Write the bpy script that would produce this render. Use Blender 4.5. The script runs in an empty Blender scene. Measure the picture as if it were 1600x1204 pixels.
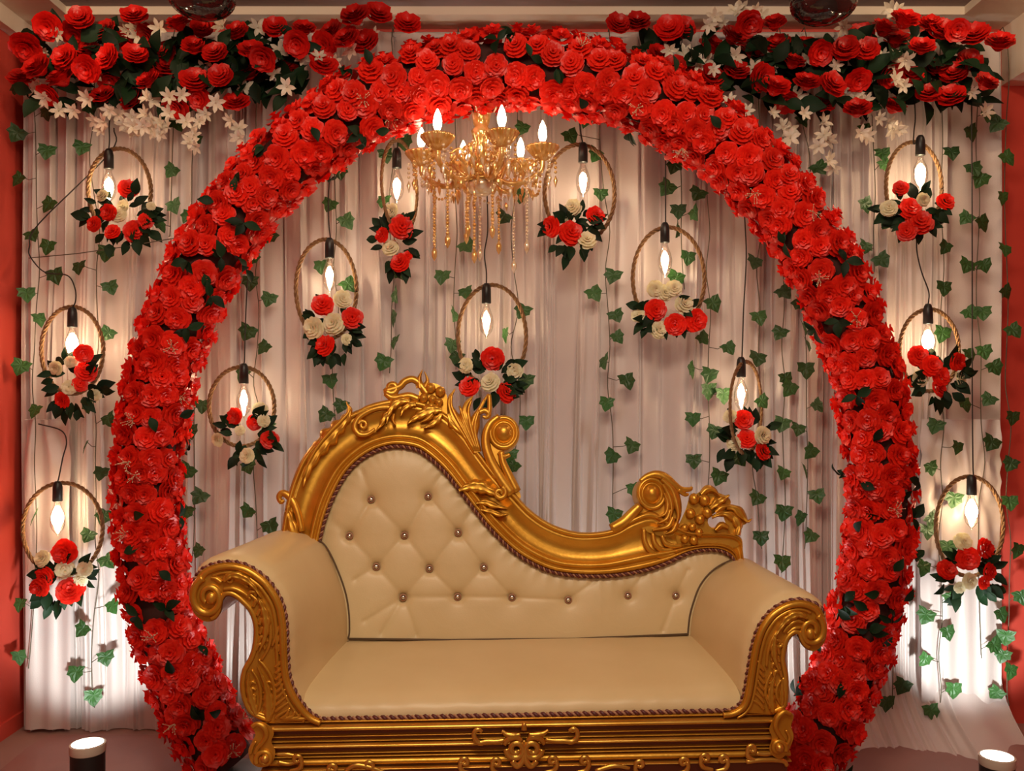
import bpy, math, random
from mathutils import Vector, Matrix, noise
from mathutils.geometry import tessellate_polygon

random.seed(7)
R = math.radians
PI = math.pi
SC = bpy.context.scene
COL = SC.collection

# ---------------------------------------------------------------- camera
F, CX, CY, CZ = 1400.0, 800.0, 620.0, 1.5      # focal length in px of a 1600x1204 frame, horizon row, eye height
cam_d = bpy.data.cameras.new('camera')
cam = bpy.data.objects.new('camera', cam_d)
COL.objects.link(cam)
cam.location = (0, 0, CZ)
cam.rotation_euler = (R(90), 0, 0)
cam_d.sensor_width = 36.0
cam_d.lens = 36.0 * F / 1600.0
cam_d.shift_y = (CY - 602.0) / 1600.0
cam_d.clip_end = 60
SC.camera = cam

# ---------------------------------------------------------------- world, lights, exposure
wd = bpy.data.worlds.new('world'); SC.world = wd
wd.use_nodes = True
bg = wd.node_tree.nodes['Background']
bg.inputs[0].default_value = (1.0, 0.72, 0.52, 1)
bg.inputs[1].default_value = 0.05

def area(name, loc, rot, sx, sy, power, col):
    l = bpy.data.lights.new(name, 'AREA'); l.shape = 'RECTANGLE'; l.size = sx; l.size_y = sy
    l.energy = power; l.color = col
    o = bpy.data.objects.new(name, l); COL.objects.link(o)
    o.location = loc; o.rotation_euler = rot
    return o
area('hall_ceiling_light', (0.0, 1.25, 3.12), (R(24), 0, 0), 1.5, 0.6, 46, (1.0, 0.80, 0.58))
for _x in (-1.72, 1.78):        # warm recessed downlights in the tray, above the picture
    _l = bpy.data.lights.new('tray_downlight', 'POINT'); _l.energy = 7; _l.color = (1.0, 0.74, 0.45); _l.shadow_soft_size = .05
    _o = bpy.data.objects.new('tray_downlight', _l); COL.objects.link(_o); _o.location = (_x, 3.15, 3.17)
area('hall_ceiling_light', (0.0, -2.2, 3.0), (R(55), 0, 0), 3.0, 0.8, 36, (1.0, 0.80, 0.60))

SC.view_settings.view_transform = 'Standard'
SC.view_settings.look = 'None'
SC.view_settings.gamma = 1.0
SC.view_settings.use_curve_mapping = False
SC.view_settings.exposure = 0.25

# ---------------------------------------------------------------- helpers
def W(px, py, Y):
    return Vector(((px - CX) * Y / F, Y, CZ - (py - CY) * Y / F))

def mat(name, col, rough=0.6, metal=0.0, sheen=0.0, var=0.0, bump=0.0, bscale=60.0, nscale=6.0, col2=None, emit=None, estr=0.0, rand=0.0, spec=None, sss=0.0):
    m = bpy.data.materials.new(name); m.use_nodes = True
    nt = m.node_tree; b = nt.nodes['Principled BSDF']
    b.inputs['Base Color'].default_value = (*col, 1)
    b.inputs['Roughness'].default_value = rough
    b.inputs['Metallic'].default_value = metal
    if spec is not None: b.inputs['Specular IOR Level'].default_value = spec
    if sheen: b.inputs['Sheen Weight'].default_value = sheen
    if emit:
        b.inputs['Emission Color'].default_value = (*emit, 1); b.inputs['Emission Strength'].default_value = estr
    src = None
    if col2 is not None:
        tc = nt.nodes.new('ShaderNodeTexCoord'); n = nt.nodes.new('ShaderNodeTexNoise')
        n.inputs['Scale'].default_value = nscale; n.inputs['Detail'].default_value = 4
        nt.links.new(tc.outputs['Object'], n.inputs['Vector'])
        rp = nt.nodes.new('ShaderNodeValToRGB')
        rp.color_ramp.elements[0].position = 0.35; rp.color_ramp.elements[0].color = (*col, 1)
        rp.color_ramp.elements[1].position = 0.68; rp.color_ramp.elements[1].color = (*col2, 1)
        nt.links.new(n.outputs['Fac'], rp.inputs['Fac'])
        src = rp.outputs['Color']
    if rand:
        oi = nt.nodes.new('ShaderNodeObjectInfo')
        hs = nt.nodes.new('ShaderNodeHueSaturation')
        mr = nt.nodes.new('ShaderNodeMapRange')
        mr.inputs['To Min'].default_value = 1 - rand; mr.inputs['To Max'].default_value = 1 + rand
        nt.links.new(oi.outputs['Random'], mr.inputs['Value'])
        nt.links.new(mr.outputs['Result'], hs.inputs['Value'])
        if src is not None: nt.links.new(src, hs.inputs['Color'])
        else: hs.inputs['Color'].default_value = (*col, 1)
        src = hs.outputs['Color']
    if src is not None: nt.links.new(src, b.inputs['Base Color'])
    if bump:
        tc = nt.nodes.new('ShaderNodeTexCoord'); n = nt.nodes.new('ShaderNodeTexNoise')
        n.inputs['Scale'].default_value = bscale; n.inputs['Detail'].default_value = 3
        nt.links.new(tc.outputs['Object'], n.inputs['Vector'])
        bp = nt.nodes.new('ShaderNodeBump'); bp.inputs['Strength'].default_value = bump; bp.inputs['Distance'].default_value = 0.01
        nt.links.new(n.outputs['Fac'], bp.inputs['Height']); nt.links.new(bp.outputs['Normal'], b.inputs['Normal'])
    return m

def clear_mat(name, tint, gloss=0.12, rough=0.03):
    m = bpy.data.materials.new(name); m.use_nodes = True
    nt = m.node_tree; nt.nodes.remove(nt.nodes['Principled BSDF'])
    out = nt.nodes['Material Output']
    t = nt.nodes.new('ShaderNodeBsdfTransparent'); t.inputs[0].default_value = (*tint, 1)
    g = nt.nodes.new('ShaderNodeBsdfGlossy'); g.inputs['Roughness'].default_value = rough
    lw = nt.nodes.new('ShaderNodeLayerWeight'); lw.inputs[0].default_value = 0.35
    ad = nt.nodes.new('ShaderNodeMath'); ad.operation = 'MULTIPLY_ADD'; ad.inputs[1].default_value = 0.7; ad.inputs[2].default_value = gloss
    nt.links.new(lw.outputs['Facing'], ad.inputs[0])
    mx = nt.nodes.new('ShaderNodeMixShader')
    nt.links.new(ad.outputs[0], mx.inputs[0]); nt.links.new(t.outputs[0], mx.inputs[1]); nt.links.new(g.outputs[0], mx.inputs[2])
    nt.links.new(mx.outputs[0], out.inputs['Surface'])
    return m

def petal_mat(name, col, col_tip, trans=0.10, rand=0.14, rough=0.4):
    """cloth petal: satin sheet that lets some light through; the dyed tint is paler at the petal rim (object space radius)"""
    m = bpy.data.materials.new(name); m.use_nodes = True
    nt = m.node_tree; b = nt.nodes['Principled BSDF']; out = nt.nodes['Material Output']
    b.inputs['Roughness'].default_value = rough
    b.inputs['Specular IOR Level'].default_value = 0.35
    b.inputs['Sheen Weight'].default_value = 0.25
    b.inputs['Sheen Roughness'].default_value = 0.4
    b.inputs['Sheen Tint'].default_value = (*col_tip, 1)
    tc = nt.nodes.new('ShaderNodeTexCoord'); n = nt.nodes.new('ShaderNodeTexNoise'); n.inputs['Scale'].default_value = 3.5
    nt.links.new(tc.outputs['Object'], n.inputs['Vector'])
    mxc = nt.nodes.new('ShaderNodeMix'); mxc.data_type = 'RGBA'
    mxc.inputs[6].default_value = (*col, 1); mxc.inputs[7].default_value = (*col_tip, 1)
    mrf = nt.nodes.new('ShaderNodeMapRange'); mrf.inputs['From Min'].default_value = 0.4; mrf.inputs['From Max'].default_value = 0.75
    nt.links.new(n.outputs['Fac'], mrf.inputs['Value']); nt.links.new(mrf.outputs['Result'], mxc.inputs[0])
    oi = nt.nodes.new('ShaderNodeObjectInfo'); hs = nt.nodes.new('ShaderNodeHueSaturation'); mr = nt.nodes.new('ShaderNodeMapRange')
    mr.inputs['To Min'].default_value = 1 - rand; mr.inputs['To Max'].default_value = 1 + rand
    nt.links.new(oi.outputs['Random'], mr.inputs['Value']); nt.links.new(mr.outputs['Result'], hs.inputs['Value'])
    nt.links.new(mxc.outputs[2], hs.inputs['Color'])
    nt.links.new(hs.outputs['Color'], b.inputs['Base Color'])
    tl = nt.nodes.new('ShaderNodeBsdfTranslucent'); nt.links.new(hs.outputs['Color'], tl.inputs['Color'])
    mx = nt.nodes.new('ShaderNodeMixShader'); mx.inputs[0].default_value = trans
    nt.links.new(b.outputs[0], mx.inputs[1]); nt.links.new(tl.outputs[0], mx.inputs[2]); nt.links.new(mx.outputs[0], out.inputs['Surface'])
    return m

M = {}
M['red'] = petal_mat('red_satin_petal', (0.78, 0.014, 0.007), (0.92, 0.034, 0.014))
M['deepred'] = petal_mat('deep_red_petal', (0.62, 0.009, 0.006), (0.76, 0.016, 0.010), rand=0.2)
M['cream'] = petal_mat('cream_petal', (0.80, 0.72, 0.45), (0.88, 0.84, 0.66), rand=0.06)
M['lily'] = petal_mat('white_lily_petal', (0.72, 0.62, 0.48), (0.82, 0.76, 0.66), rand=0.1)
M['leaf_dark'] = mat('dark_rose_leaf', (0.006, 0.022, 0.007), 0.6, rand=0.5, spec=0.2)
M['ivy'] = mat('ivy_leaf', (0.016, 0.062, 0.012), 0.5, col2=(0.035, 0.12, 0.024), nscale=18, rand=0.35)
M['stem'] = mat('vine_stem', (0.10, 0.08, 0.05), 0.7)
M['twine'] = mat('brown_twine', (0.17, 0.08, 0.03), 0.75, col2=(0.28, 0.14, 0.05), nscale=60, bump=0.4, bscale=300)
M['black'] = mat('black_plastic', (0.012, 0.011, 0.011), 0.4)
M['cord'] = mat('black_cord', (0.02, 0.017, 0.015), 0.6)
M['bulb_glass'] = clear_mat('clear_bulb_glass', (0.97, 0.95, 0.92), 0.06)
M['filament'] = mat('glowing_filament', (1, 0.8, 0.5), 0.5, emit=(1.0, 0.78, 0.48), estr=75)
M['candle_glow'] = mat('glowing_candle_bulb', (1, 0.8, 0.5), 0.5, emit=(1.0, 0.80, 0.52), estr=19)
M['brass'] = mat('brass', (0.55, 0.34, 0.10), 0.3, 0.9)
M['amber'] = mat('amber_crystal', (0.66, 0.34, 0.07), 0.10, 0.5, col2=(0.95, 0.66, 0.28), nscale=40)
M['crystal'] = mat('pale_crystal', (0.80, 0.58, 0.32), 0.06, 0.4, col2=(0.95, 0.85, 0.68), nscale=60)
M['curtain'] = mat('white_satin_curtain', (0.56, 0.465, 0.445), 0.34, sheen=0.3, bump=0.08, bscale=250)
M['gold'] = mat('antique_gold_paint', (0.58, 0.275, 0.024), 0.34, 0.68, col2=(0.68, 0.36, 0.045), nscale=9, bump=0.06, bscale=70)
M['gold_rail'] = mat('bright_gold_leaf', (0.64, 0.33, 0.045), 0.28, 0.8, col2=(0.76, 0.45, 0.09), nscale=9)
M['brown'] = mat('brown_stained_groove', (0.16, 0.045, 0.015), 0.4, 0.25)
M['rope_dark'] = mat('maroon_rope_strand', (0.10, 0.018, 0.016), 0.5)
M['rope_light'] = mat('tan_rope_strand', (0.38, 0.18, 0.10), 0.5)
M['leather'] = mat('cream_leather', (0.61, 0.465, 0.245), 0.40, col2=(0.66, 0.515, 0.285), nscale=3, bump=0.05, bscale=180)
M['button'] = mat('crystal_button', (0.75, 0.70, 0.6), 0.12, 0.9)
M['seam'] = mat('dark_seam', (0.10, 0.06, 0.03), 0.7)
M['wall_red'] = mat('red_wall_paint', (0.58, 0.055, 0.035), 0.55, col2=(0.63, 0.07, 0.045), nscale=2)
M['ceil'] = mat('cream_ceiling_paint', (0.78, 0.66, 0.54), 0.7)
M['tray'] = mat('mauve_tray_paint', (0.24, 0.17, 0.17), 0.6)
M['floor'] = mat('dusky_pink_floor', (0.30, 0.16, 0.13), 0.6, col2=(0.34, 0.19, 0.15), nscale=4)
M['floorcloth'] = mat('dusky_pink_cloth', (0.27, 0.12, 0.10), 0.6, col2=(0.31, 0.145, 0.12), nscale=4)
M['dark_glass'] = mat('smoked_glass', (0.015, 0.012, 0.012), 0.08, 0.0, spec=0.9)
M['lamp_disc'] = mat('white_lamp_lens', (1, 1, 1), 0.4, emit=(0.95, 1.0, 0.95), estr=9)
M['lamp_ring'] = mat('pale_lamp_rim', (0.62, 0.55, 0.45), 0.4)
M['steel'] = mat('grey_steel_pole', (0.25, 0.23, 0.22), 0.4, 0.6)
M['sprig'] = mat('pale_filler_sprig', (0.70, 0.55, 0.36), 0.6)
M['core'] = mat('dark_green_foam', (0.05, 0.012, 0.008), 0.9)
M['white_plastic'] = mat('white_candle_sleeve', (0.55, 0.38, 0.2), 0.4)

class MB:
    """collects geometry and links it as one mesh object"""
    def __init__(s): s.v = []; s.f = []; s.mi = []; s.cur = 0
    def add(s, vs, fs):
        o = len(s.v); s.v.extend([tuple(p) for p in vs])
        for f in fs: s.f.append(tuple(i + o for i in f)); s.mi.append(s.cur)
    def grid(s, rows, close_u=False, close_v=False):
        n, m = len(rows), len(rows[0]); vs = [p for r in rows for p in r]; fs = []
        for i in range(n if close_v else n - 1):
            for j in range(m if close_u else m - 1):
                a, b = i, (i + 1) % n; c, d = j, (j + 1) % m
                fs.append((a*m+c, a*m+d, b*m+d, b*m+c))
        s.add(vs, fs)
    def tube(s, path, rad, n=8, closed=False, caps=True, flat=1.0, ref=None):
        """rad: float or list; flat squeezes along ref"""
        P = [Vector(p) for p in path]; k = len(P)
        rs = rad if isinstance(rad, (list, tuple)) else [rad] * k
        T = []
        for i in range(k):
            if closed: t = P[(i+1) % k] - P[i-1]
            else: t = P[min(i+1, k-1)] - P[max(i-1, 0)]
            T.append(t.normalized() if t.length > 1e-9 else Vector((0, 0, 1)))
        if ref is None:
            up = Vector((0, 1, 0)) if abs(T[0].y) < 0.9 else Vector((1, 0, 0))
        else: up = Vector(ref)
        rows = []
        nrm = (up - T[0] * up.dot(T[0])).normalized()
        for i in range(k):
            if ref is not None: nn = up - T[i] * up.dot(T[i])
            else: nn = nrm - T[i] * nrm.dot(T[i])
            nrm = nn.normalized() if nn.length > 1e-6 else nrm
            bn = T[i].cross(nrm)
            rows.append([P[i] + (nrm * math.cos(2*PI*j/n) * flat + bn * math.sin(2*PI*j/n)) * rs[i] for j in range(n)])
        o = len(s.v)
        s.grid(rows, close_u=True, close_v=closed)
        if caps and not closed:
            s.f.append(tuple(o + j for j in range(n))[::-1]); s.mi.append(s.cur)
            s.f.append(tuple(o + (k-1)*n + j for j in range(n))); s.mi.append(s.cur)
    def lathe(s, prof, n=16, mtx=None, rib=0.0, ribn=0):
        rows = []
        for r, z in prof:
            row = []
            for j in range(n):
                a = 2*PI*j/n; rr = r * (1 + rib*math.cos(a*ribn)) if rib else r
                p = Vector((rr*math.cos(a), rr*math.sin(a), z))
                row.append(mtx @ p if mtx else p)
            rows.append(row)
        s.grid(rows, close_u=True)
    def ball(s, c, r, n=10, m=7, sq=(1, 1, 1), mtx=None):
        c = Vector(c); rows = []
        for i in range(m + 1):
            t = PI * i / m
            row = []
            for j in range(n):
                a = 2*PI*j/n
                p = Vector((math.sin(t)*math.cos(a)*sq[0], math.sin(t)*math.sin(a)*sq[1], math.cos(t)*sq[2])) * r
                if mtx: p = mtx @ p
                row.append(c + p)
            rows.append(row)
        s.grid(rows, close_u=True)
    def box(s, a, b):
        x0, y0, z0 = a; x1, y1, z1 = b
        vs = [(x0,y0,z0),(x1,y0,z0),(x1,y1,z0),(x0,y1,z0),(x0,y0,z1),(x1,y0,z1),(x1,y1,z1),(x0,y1,z1)]
        s.add(vs, [(0,3,2,1),(4,5,6,7),(0,1,5,4),(1,2,6,5),(2,3,7,6),(3,0,4,7)])
    def prism(s, front, back):
        """closed outline given as two matching loops; tessellated caps"""
        n = len(front)
        tri = tessellate_polygon([[Vector(p) for p in front]])
        o = len(s.v); s.v.extend([tuple(p) for p in front]); s.v.extend([tuple(p) for p in back])
        for t in tri:
            s.f.append(tuple(o + i for i in t)); s.mi.append(s.cur)
            s.f.append(tuple(o + n + i for i in reversed(t))); s.mi.append(s.cur)
        for i in range(n):
            j = (i + 1) % n
            s.f.append((o+i, o+j, o+n+j, o+n+i)); s.mi.append(s.cur)
    def mesh(s, name, mats, smooth=True):
        me = bpy.data.meshes.new(name)
        me.from_pydata(s.v, [], s.f)
        if not isinstance(mats, (list, tuple)): mats = [mats]
        for m in mats: me.materials.append(m)
        if len(mats) > 1: me.polygons.foreach_set('material_index', s.mi)
        me.polygons.foreach_set('use_smooth', [smooth] * len(me.polygons))
        me.update()
        return me
    def build(s, name, mats, parent=None, smooth=True, sharp=None):
        me = s.mesh(name, mats, smooth)
        if sharp is not None:
            me.set_sharp_from_angle(angle=R(sharp))
        return link(name, me, parent)

def link(name, me, parent=None, mtx=None):
    o = bpy.data.objects.new(name, me); COL.objects.link(o)
    if parent is not None: o.parent = parent
    if mtx is not None: o.matrix_basis = mtx
    return o
def empty(name, loc, rz=0.0):
    o = bpy.data.objects.new(name, None); COL.objects.link(o)
    o.location = loc; o.rotation_euler = (0, 0, rz); o.empty_display_size = 0.1
    return o
def tag(o, label, cat, group=None):
    o['label'] = label; o['category'] = cat
    if group: o['group'] = group
    return o
def struct(o):
    o['kind'] = 'structure'; return o

def spline(pts, per=6, closed=False):
    """Catmull-Rom through pts (tuples of any length)"""
    P = [Vector(p) for p in pts]; n = len(P); out = []
    for i in range(n if closed else n - 1):
        p1, p2 = P[i], P[(i+1) % n]
        p0 = P[i-1] if (closed or i > 0) else p1 * 2 - p2
        p3 = P[(i+2) % n] if (closed or i + 2 < n) else p2 * 2 - p1
        for k in range(per):
            t = k / per
            out.append(0.5 * ((2*p1) + (p2-p0)*t + (2*p0-5*p1+4*p2-p3)*t*t + (3*p1-p0-3*p2+p3)*t**3))
    if not closed: out.append(P[-1])
    return out
def resample(pts, n):
    P = [Vector(p) for p in pts]; d = [0.0]
    for a, b in zip(P, P[1:]): d.append(d[-1] + (b - a).length)
    out = []; j = 0
    for i in range(n):
        t = d[-1] * i / (n - 1)
        while j < len(d) - 2 and d[j+1] < t: j += 1
        seg = d[j+1] - d[j]; f = (t - d[j]) / seg if seg > 1e-12 else 0
        out.append(P[j].lerp(P[j+1], min(max(f, 0), 1)))
    return out
def aim(pos, nrm, roll, sc, up=None):
    """matrix whose local Z looks along nrm"""
    z = Vector(nrm).normalized()
    u = Vector(up) if up is not None else Vector((0, 0, 1))
    if abs(z.dot(u)) > 0.97: u = Vector((0, 1, 0))
    x = u.cross(z).normalized(); y = z.cross(x)
    m = Matrix((x, y, z)).transposed().to_4x4()
    s = sc if isinstance(sc, (tuple, list)) else (sc, sc, sc)
    return Matrix.Translation(Vector(pos)) @ m @ Matrix.Rotation(roll, 4, 'Z') @ Matrix.Diagonal((*s, 1))

# ---------------------------------------------------------------- shared flower and leaf meshes
def petals(mb, n, r0, L, tilt, dphi, z0, rng, ruf, nu=4, nv=3, off=0.0):
    for k in range(n):
        a0 = 2*PI*k/n + off + rng.uniform(-0.12, 0.12); tl = R(tilt) + rng.uniform(-0.1, 0.1); LL = L * rng.uniform(0.9, 1.08)
        rows = []
        ph = rng.uniform(0, 6.28)
        for i in range(nv + 1):
            s = i / nv; row = []
            wid = min(1.0, 0.6 + 0.55 * s)
            for j in range(nu + 1):
                w = -1 + 2 * j / nu
                tt = tl + max(0, s - 0.55) * 1.1
                rad = r0 + LL * math.sin(tt) * s * (1 - 0.24 * w ** 4)
                z = z0 + LL * math.cos(tl) * s - max(0, s - 0.6) ** 2 * 0.9 * LL - 0.10 * LL * w * w * s
                rr = ruf * s * s * math.sin(w * 5.2 + ph) * (1 if z0 > -.1 else .5)
                a = a0 + w * R(dphi) * wid
                row.append(((rad + rr * 0.5) * math.cos(a), (rad + rr * 0.5) * math.sin(a), z + rr))
            rows.append(row)
        mb.grid(rows)
def rose_mesh(name, seed, m, ruf=0.07, low=False):
    rng = random.Random(seed); mb = MB()
    if low:
        for (n, r0, L, t, d, z) in ((3, .08, .42, 14, 62, .22), (5, .2, .55, 42, 46, .05), (6, .3, .68, 74, 36, -.08)):
            petals(mb, n, r0, L, t, d, z, rng, ruf, 3, 2, rng.uniform(0, 6))
    else:
        for (n, r0, L, t, d, z) in ((3, .05, .36, 8, 70, .26), (4, .13, .44, 22, 58, .18), (5, .22, .52, 40, 46, .06), (6, .32, .56, 54, 40, -.04), (6, .38, .56, 72, 40, -.18)):
            petals(mb, n, r0, L, t, d, z, rng, ruf, 4, 3, rng.uniform(0, 6))
        mb.lathe([(0.0, -.30), (.16, -.26), (.28, -.12), (.2, .05)], 8)
    return mb.mesh(name, m)
ROSES = [rose_mesh('rose', 10 + i, M['red'], 0.06 + 0.02 * (i % 3)) for i in range(5)]
ROSES_LOW = [rose_mesh('rose_back', 30 + i, M['red'], 0.08, True) for i in range(2)]
DROSES = [rose_mesh('rose', 50 + i, M['deepred'], 0.05) for i in range(3)]
BUDS = []
for i in range(4):
    _r = random.Random(90 + i); _m = MB()
    for (n, r0, L_, t, d, z) in ((3, .04, .55, 4, 75, .22), (4, .14, .66, 9, 60, .12), (5, .26, .76, 15, 46, .0), (5, .34, .72, 26, 44, -.02), (5, .36, .62, 44, 42, -.06)):
        petals(_m, n, r0, L_, t, d, z, _r, .05, 4, 3, _r.uniform(0, 6))
    _m.lathe([(0.0, -.25), (.2, -.2), (.4, -.02), (.36, .2)], 8)
    BUDS.append(_m.mesh('rose', M['deepred']))
CREAM = [rose_mesh('cream_rose', 70 + i, M['cream'], 0.05) for i in range(3)]

def lily_mesh(seed):
    rng = random.Random(seed); mb = MB()
    for k in range(6):
        a = 2*PI*k/6 + rng.uniform(-.15, .15); rows = []; bend = rng.uniform(0.6, 1.1)
        for i in range(4):
            s = i / 3; wd_ = (0.07 + 0.17 * math.sin(PI * min(1, s * 0.95 + 0.05))) * (1 if i < 3 else 0.25)
            rr = 0.06 + s * 0.95; z = 0.45 * math.sin(s * bend * 1.7)
            c = Vector((rr*math.cos(a), rr*math.sin(a), z)); t = Vector((-math.sin(a), math.cos(a), 0))
            rows.append([c - t*wd_ + Vector((0,0,.05)), c, c + t*wd_ + Vector((0,0,.05))])
        mb.grid(rows)
    mb.lathe([(0.0, -.5), (.07, -.45), (.09, 0), (.05, .3), (.0, .32)], 5)
    return mb.mesh('lily', M['lily'])
LILY = [lily_mesh(i) for i in range(3)]

def leaf_mesh(seed, m, asp=0.5):
    rng = random.Random(seed); rows = []
    for i in range(6):
        s = i / 5; w = asp * 0.5 * math.sin(PI * s ** 0.8) * 1.0 if 0 < i < 5 else 0.015
        z = 0.12 * math.sin(s * 2.6) ; c = Vector((0, s, z)); e = 0.35 * w
        rows.append([c + Vector((-w, 0, e)), c, c + Vector((w, 0, e))])
    mb = MB(); mb.grid(rows)
    return mb.mesh('leaf', m)
LEAF = [leaf_mesh(1, M['leaf_dark'], .5), leaf_mesh(2, M['leaf_dark'], .62)]

def ivy_mesh(seed):
    """five lobed ivy leaf hanging down from its stalk at the origin (local -Y), facing +Z"""
    rng = random.Random(seed)
    half = [(0.0, 0.06), (0.18, 0.15), (0.36, 0.13), (0.60, 0.12), (0.52, -0.15), (0.58, -0.46), (0.38, -0.56), (0.22, -0.80), (0.0, -1.0)]
    right = [(x * rng.uniform(.92, 1.08), y * rng.uniform(.95, 1.05)) for x, y in half[1:-1]]
    left = [(-x * rng.uniform(.92, 1.08), y * rng.uniform(.95, 1.05)) for x, y in half[1:-1]][::-1]
    out = [(0, .06)] + right + [(0, -1.0)] + left
    mb = MB()
    c = (0, -.25)
    z = lambda x, y: 0.16 * abs(x) - 0.12 * (x*x + (y + .3)**2)
    vs = [(c[0], c[1], 0.0)] + [(x*.55, c[1] + (y - c[1])*.55, z(x*.55, y*.55) + (.03 if i % 2 else -.01)) for i, (x, y) in enumerate(out)] + [(x, y, z(x, y)) for x, y in out]
    n = len(out); fs = []
    for i in range(n):
        j = (i + 1) % n
        fs.append((0, 1+j, 1+i)); fs.append((1+i, 1+j, 1+n+j, 1+n+i))
    mb.add(vs, [tuple(reversed(f)) for f in fs])
    return mb.mesh('leaf', M['ivy'], smooth=False)
IVY = [ivy_mesh(i) for i in range(4)]

def sprig_mesh(seed):
    rng = random.Random(seed); mb = MB()
    for k in range(9):
        d = Vector((rng.uniform(-.8, .8), rng.uniform(-.8, .8), rng.uniform(.5, 1))).normalized(); L = rng.uniform(.6, 1)
        mid = d * L * .5 + Vector((rng.uniform(-.1, .1), rng.uniform(-.1, .1), .05))
        mb.tube([(0, 0, 0), mid, d * L], 0.016, 3)
        mb.ball(d * L, 0.05, 5, 3); mb.ball(mid + Vector((.06, 0, .02)), 0.035, 5, 3)
    return mb.mesh('filler_sprig', M['sprig'])
SPRIG = [sprig_mesh(i) for i in range(2)]

# ================================================================ the room
YB = 4.12                                           # back wall
def room():
    mb = MB(); mb.box((-2.30, YB, 0), (3.4, YB + .1, 3.6)); struct(mb.build('wall_back', M['wall_red'], smooth=False))
    mb = MB(); mb.box((-2.32, -3, 0), (-2.24, YB, 3.6)); struct(mb.build('wall_left', M['wall_red'], smooth=False))
    mb = MB(); mb.box((3.3, -3, 0), (3.4, YB, 3.6)); struct(mb.build('wall_right', M['wall_red'], smooth=False))
    mb = MB(); mb.box((-2.32, -3, -.1), (3.4, YB, 0)); struct(mb.build('floor', M['floor'], smooth=False))
    # tray ceiling with a cream border lower than the tray
    mb = MB(); mb.box((-2.3, -3, 3.226), (3.4, YB, 3.36)); struct(mb.build('ceiling', M['tray'], smooth=False))
    mb = MB(); mb.box((-2.24, 3.96, 3.19), (3.3, YB, 3.226)); struct(mb.build('trim_1', M['ceil'], smooth=False))
    mb = MB(); mb.box((-2.24, -3, 3.19), (-1.97, 3.96, 3.226)); struct(mb.build('trim_2', M['ceil'], smooth=False))
    mb = MB(); mb.box((2.0, -3, 3.19), (3.3, 3.96, 3.226)); struct(mb.build('trim_3', M['ceil'], smooth=False))
    mb = MB(); mb.box((2.25, -3, 2.93), (3.3, YB, 3.19)); struct(mb.build('trim_4', M['ceil'], smooth=False))
    mb = MB(); mb.box((-2.24, -3, 3.11), (-2.19, YB, 3.19)); struct(mb.build('trim_5', M['ceil'], smooth=False))
    mb = MB(); mb.box((-2.24, -3, 0), (-2.225, YB, .07)); struct(mb.build('baseboard_left', M['wall_red'], smooth=False))
room()

# floor cloth in front of the curtain, with a soft ruck
rows = []
for i in range(40):
    y = 2.0 + 1.96 * i / 39; row = []
    for j in range(90):
        x = -2.05 + 4.3 * j / 89
        z = 0.006 + 0.012 * max(0, math.sin(x * 6 + y * 4 + 1.5 * math.sin(y * 3))) ** 4 + 0.008 * noise.noise(Vector((x * 2, y * 2, 0)))**2
        row.append((x, y, max(.003, z)))
    rows.append(row)
mb = MB(); mb.grid(rows); o = mb.build('floor_cloth', M['floorcloth'])
o.name = 'floor_cloth'; tag(o, 'dusky pink cloth spread on the floor below the curtain', 'cloth')

# ---------------------------------------------------------------- curtain panels
YC = 4.035
def make_folds(x0, x1, sd):
    """random pleats of one panel: broad waves plus many narrow creases that drift with height"""
    g = random.Random(int(sd * 100)); n = int((x1 - x0) * 30)
    dens = [g.uniform(x0, x1) for _ in range(5)]
    cr = []
    for _ in range(n):
        c = g.uniform(x0, x1) if g.random() < .45 else g.choice(dens) + g.gauss(0, .09)
        cr.append((c, g.uniform(.0038, .012), g.choice((1, 1, -1)) * g.uniform(.008, .024), g.uniform(-.012, .012), g.uniform(0, 6), g.uniform(.004, .014), g.uniform(-.3, 1.3), g.uniform(.5, 2.0)))
    br = [(2*PI / g.uniform(.13, .34), g.uniform(.005, .012), g.uniform(0, 6)) for _ in range(4)]
    return cr, br
def fold(x, z, F_, sd):
    cr, br = F_; h = 0.0; zn = z / 3.13
    for k, a, ph in br: h += a * math.sin(k * x + ph + .35 * math.sin(1.3 * z + ph))
    for c, w_, a, dr, ph, wb, zc, zs in cr:
        d = x - (c + dr * z + wb * math.sin(1.5 * z + ph))
        if abs(d) < 3.2 * w_:
            env = math.exp(-((zn - zc) / zs) ** 2)
            q = d / w_
            h += a * env * math.exp(-q * q) * (1 + .5 * q)
    return -h
def curtain(px0, px1, label, sd, ztop=3.13, flow=0.0):
    x0 = (px0 - CX) * YC / F; x1 = (px1 - CX) * YC / F
    n = int((x1 - x0) / 0.0032); rows = []
    F_ = make_folds(x0, x1, sd)
    zs_ = [0.004, .03, .06, .1, .15, .2, .26, .33] + [.33 + (ztop - .33) * i / 26 for i in range(1, 27)]
    for z in zs_:
        row = []
        fl = flow * max(0, 1 - z / .26) ** 2
        for j in range(n + 1):
            x = x0 + (x1 - x0) * j / n
            y = YC + fold(x, z, F_, sd) - fl * (1 + .25 * math.sin(x * 9 + sd))
            row.append((x + 0.006 * math.sin(z * 2.3 + sd), min(y, YB - .006), z))
        rows.append(row)
    mb = MB(); mb.grid(rows)
    for r_ in (0, n):
        mb.tube([rows[i][r_] for i in range(len(rows))], 0.003, 5)
    mb.tube([(x0, YC, ztop), ((x0 + x1) / 2, YC, ztop), (x1, YC, ztop)], 0.012, 6)
    o = mb.build('curtain_panel', M['curtain'])
    return tag(o, label, 'curtain', 'pleated backdrop curtains')
curtain(37, 306, 'white pleated curtain panel at the left end beside the red wall', 1.3)
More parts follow.
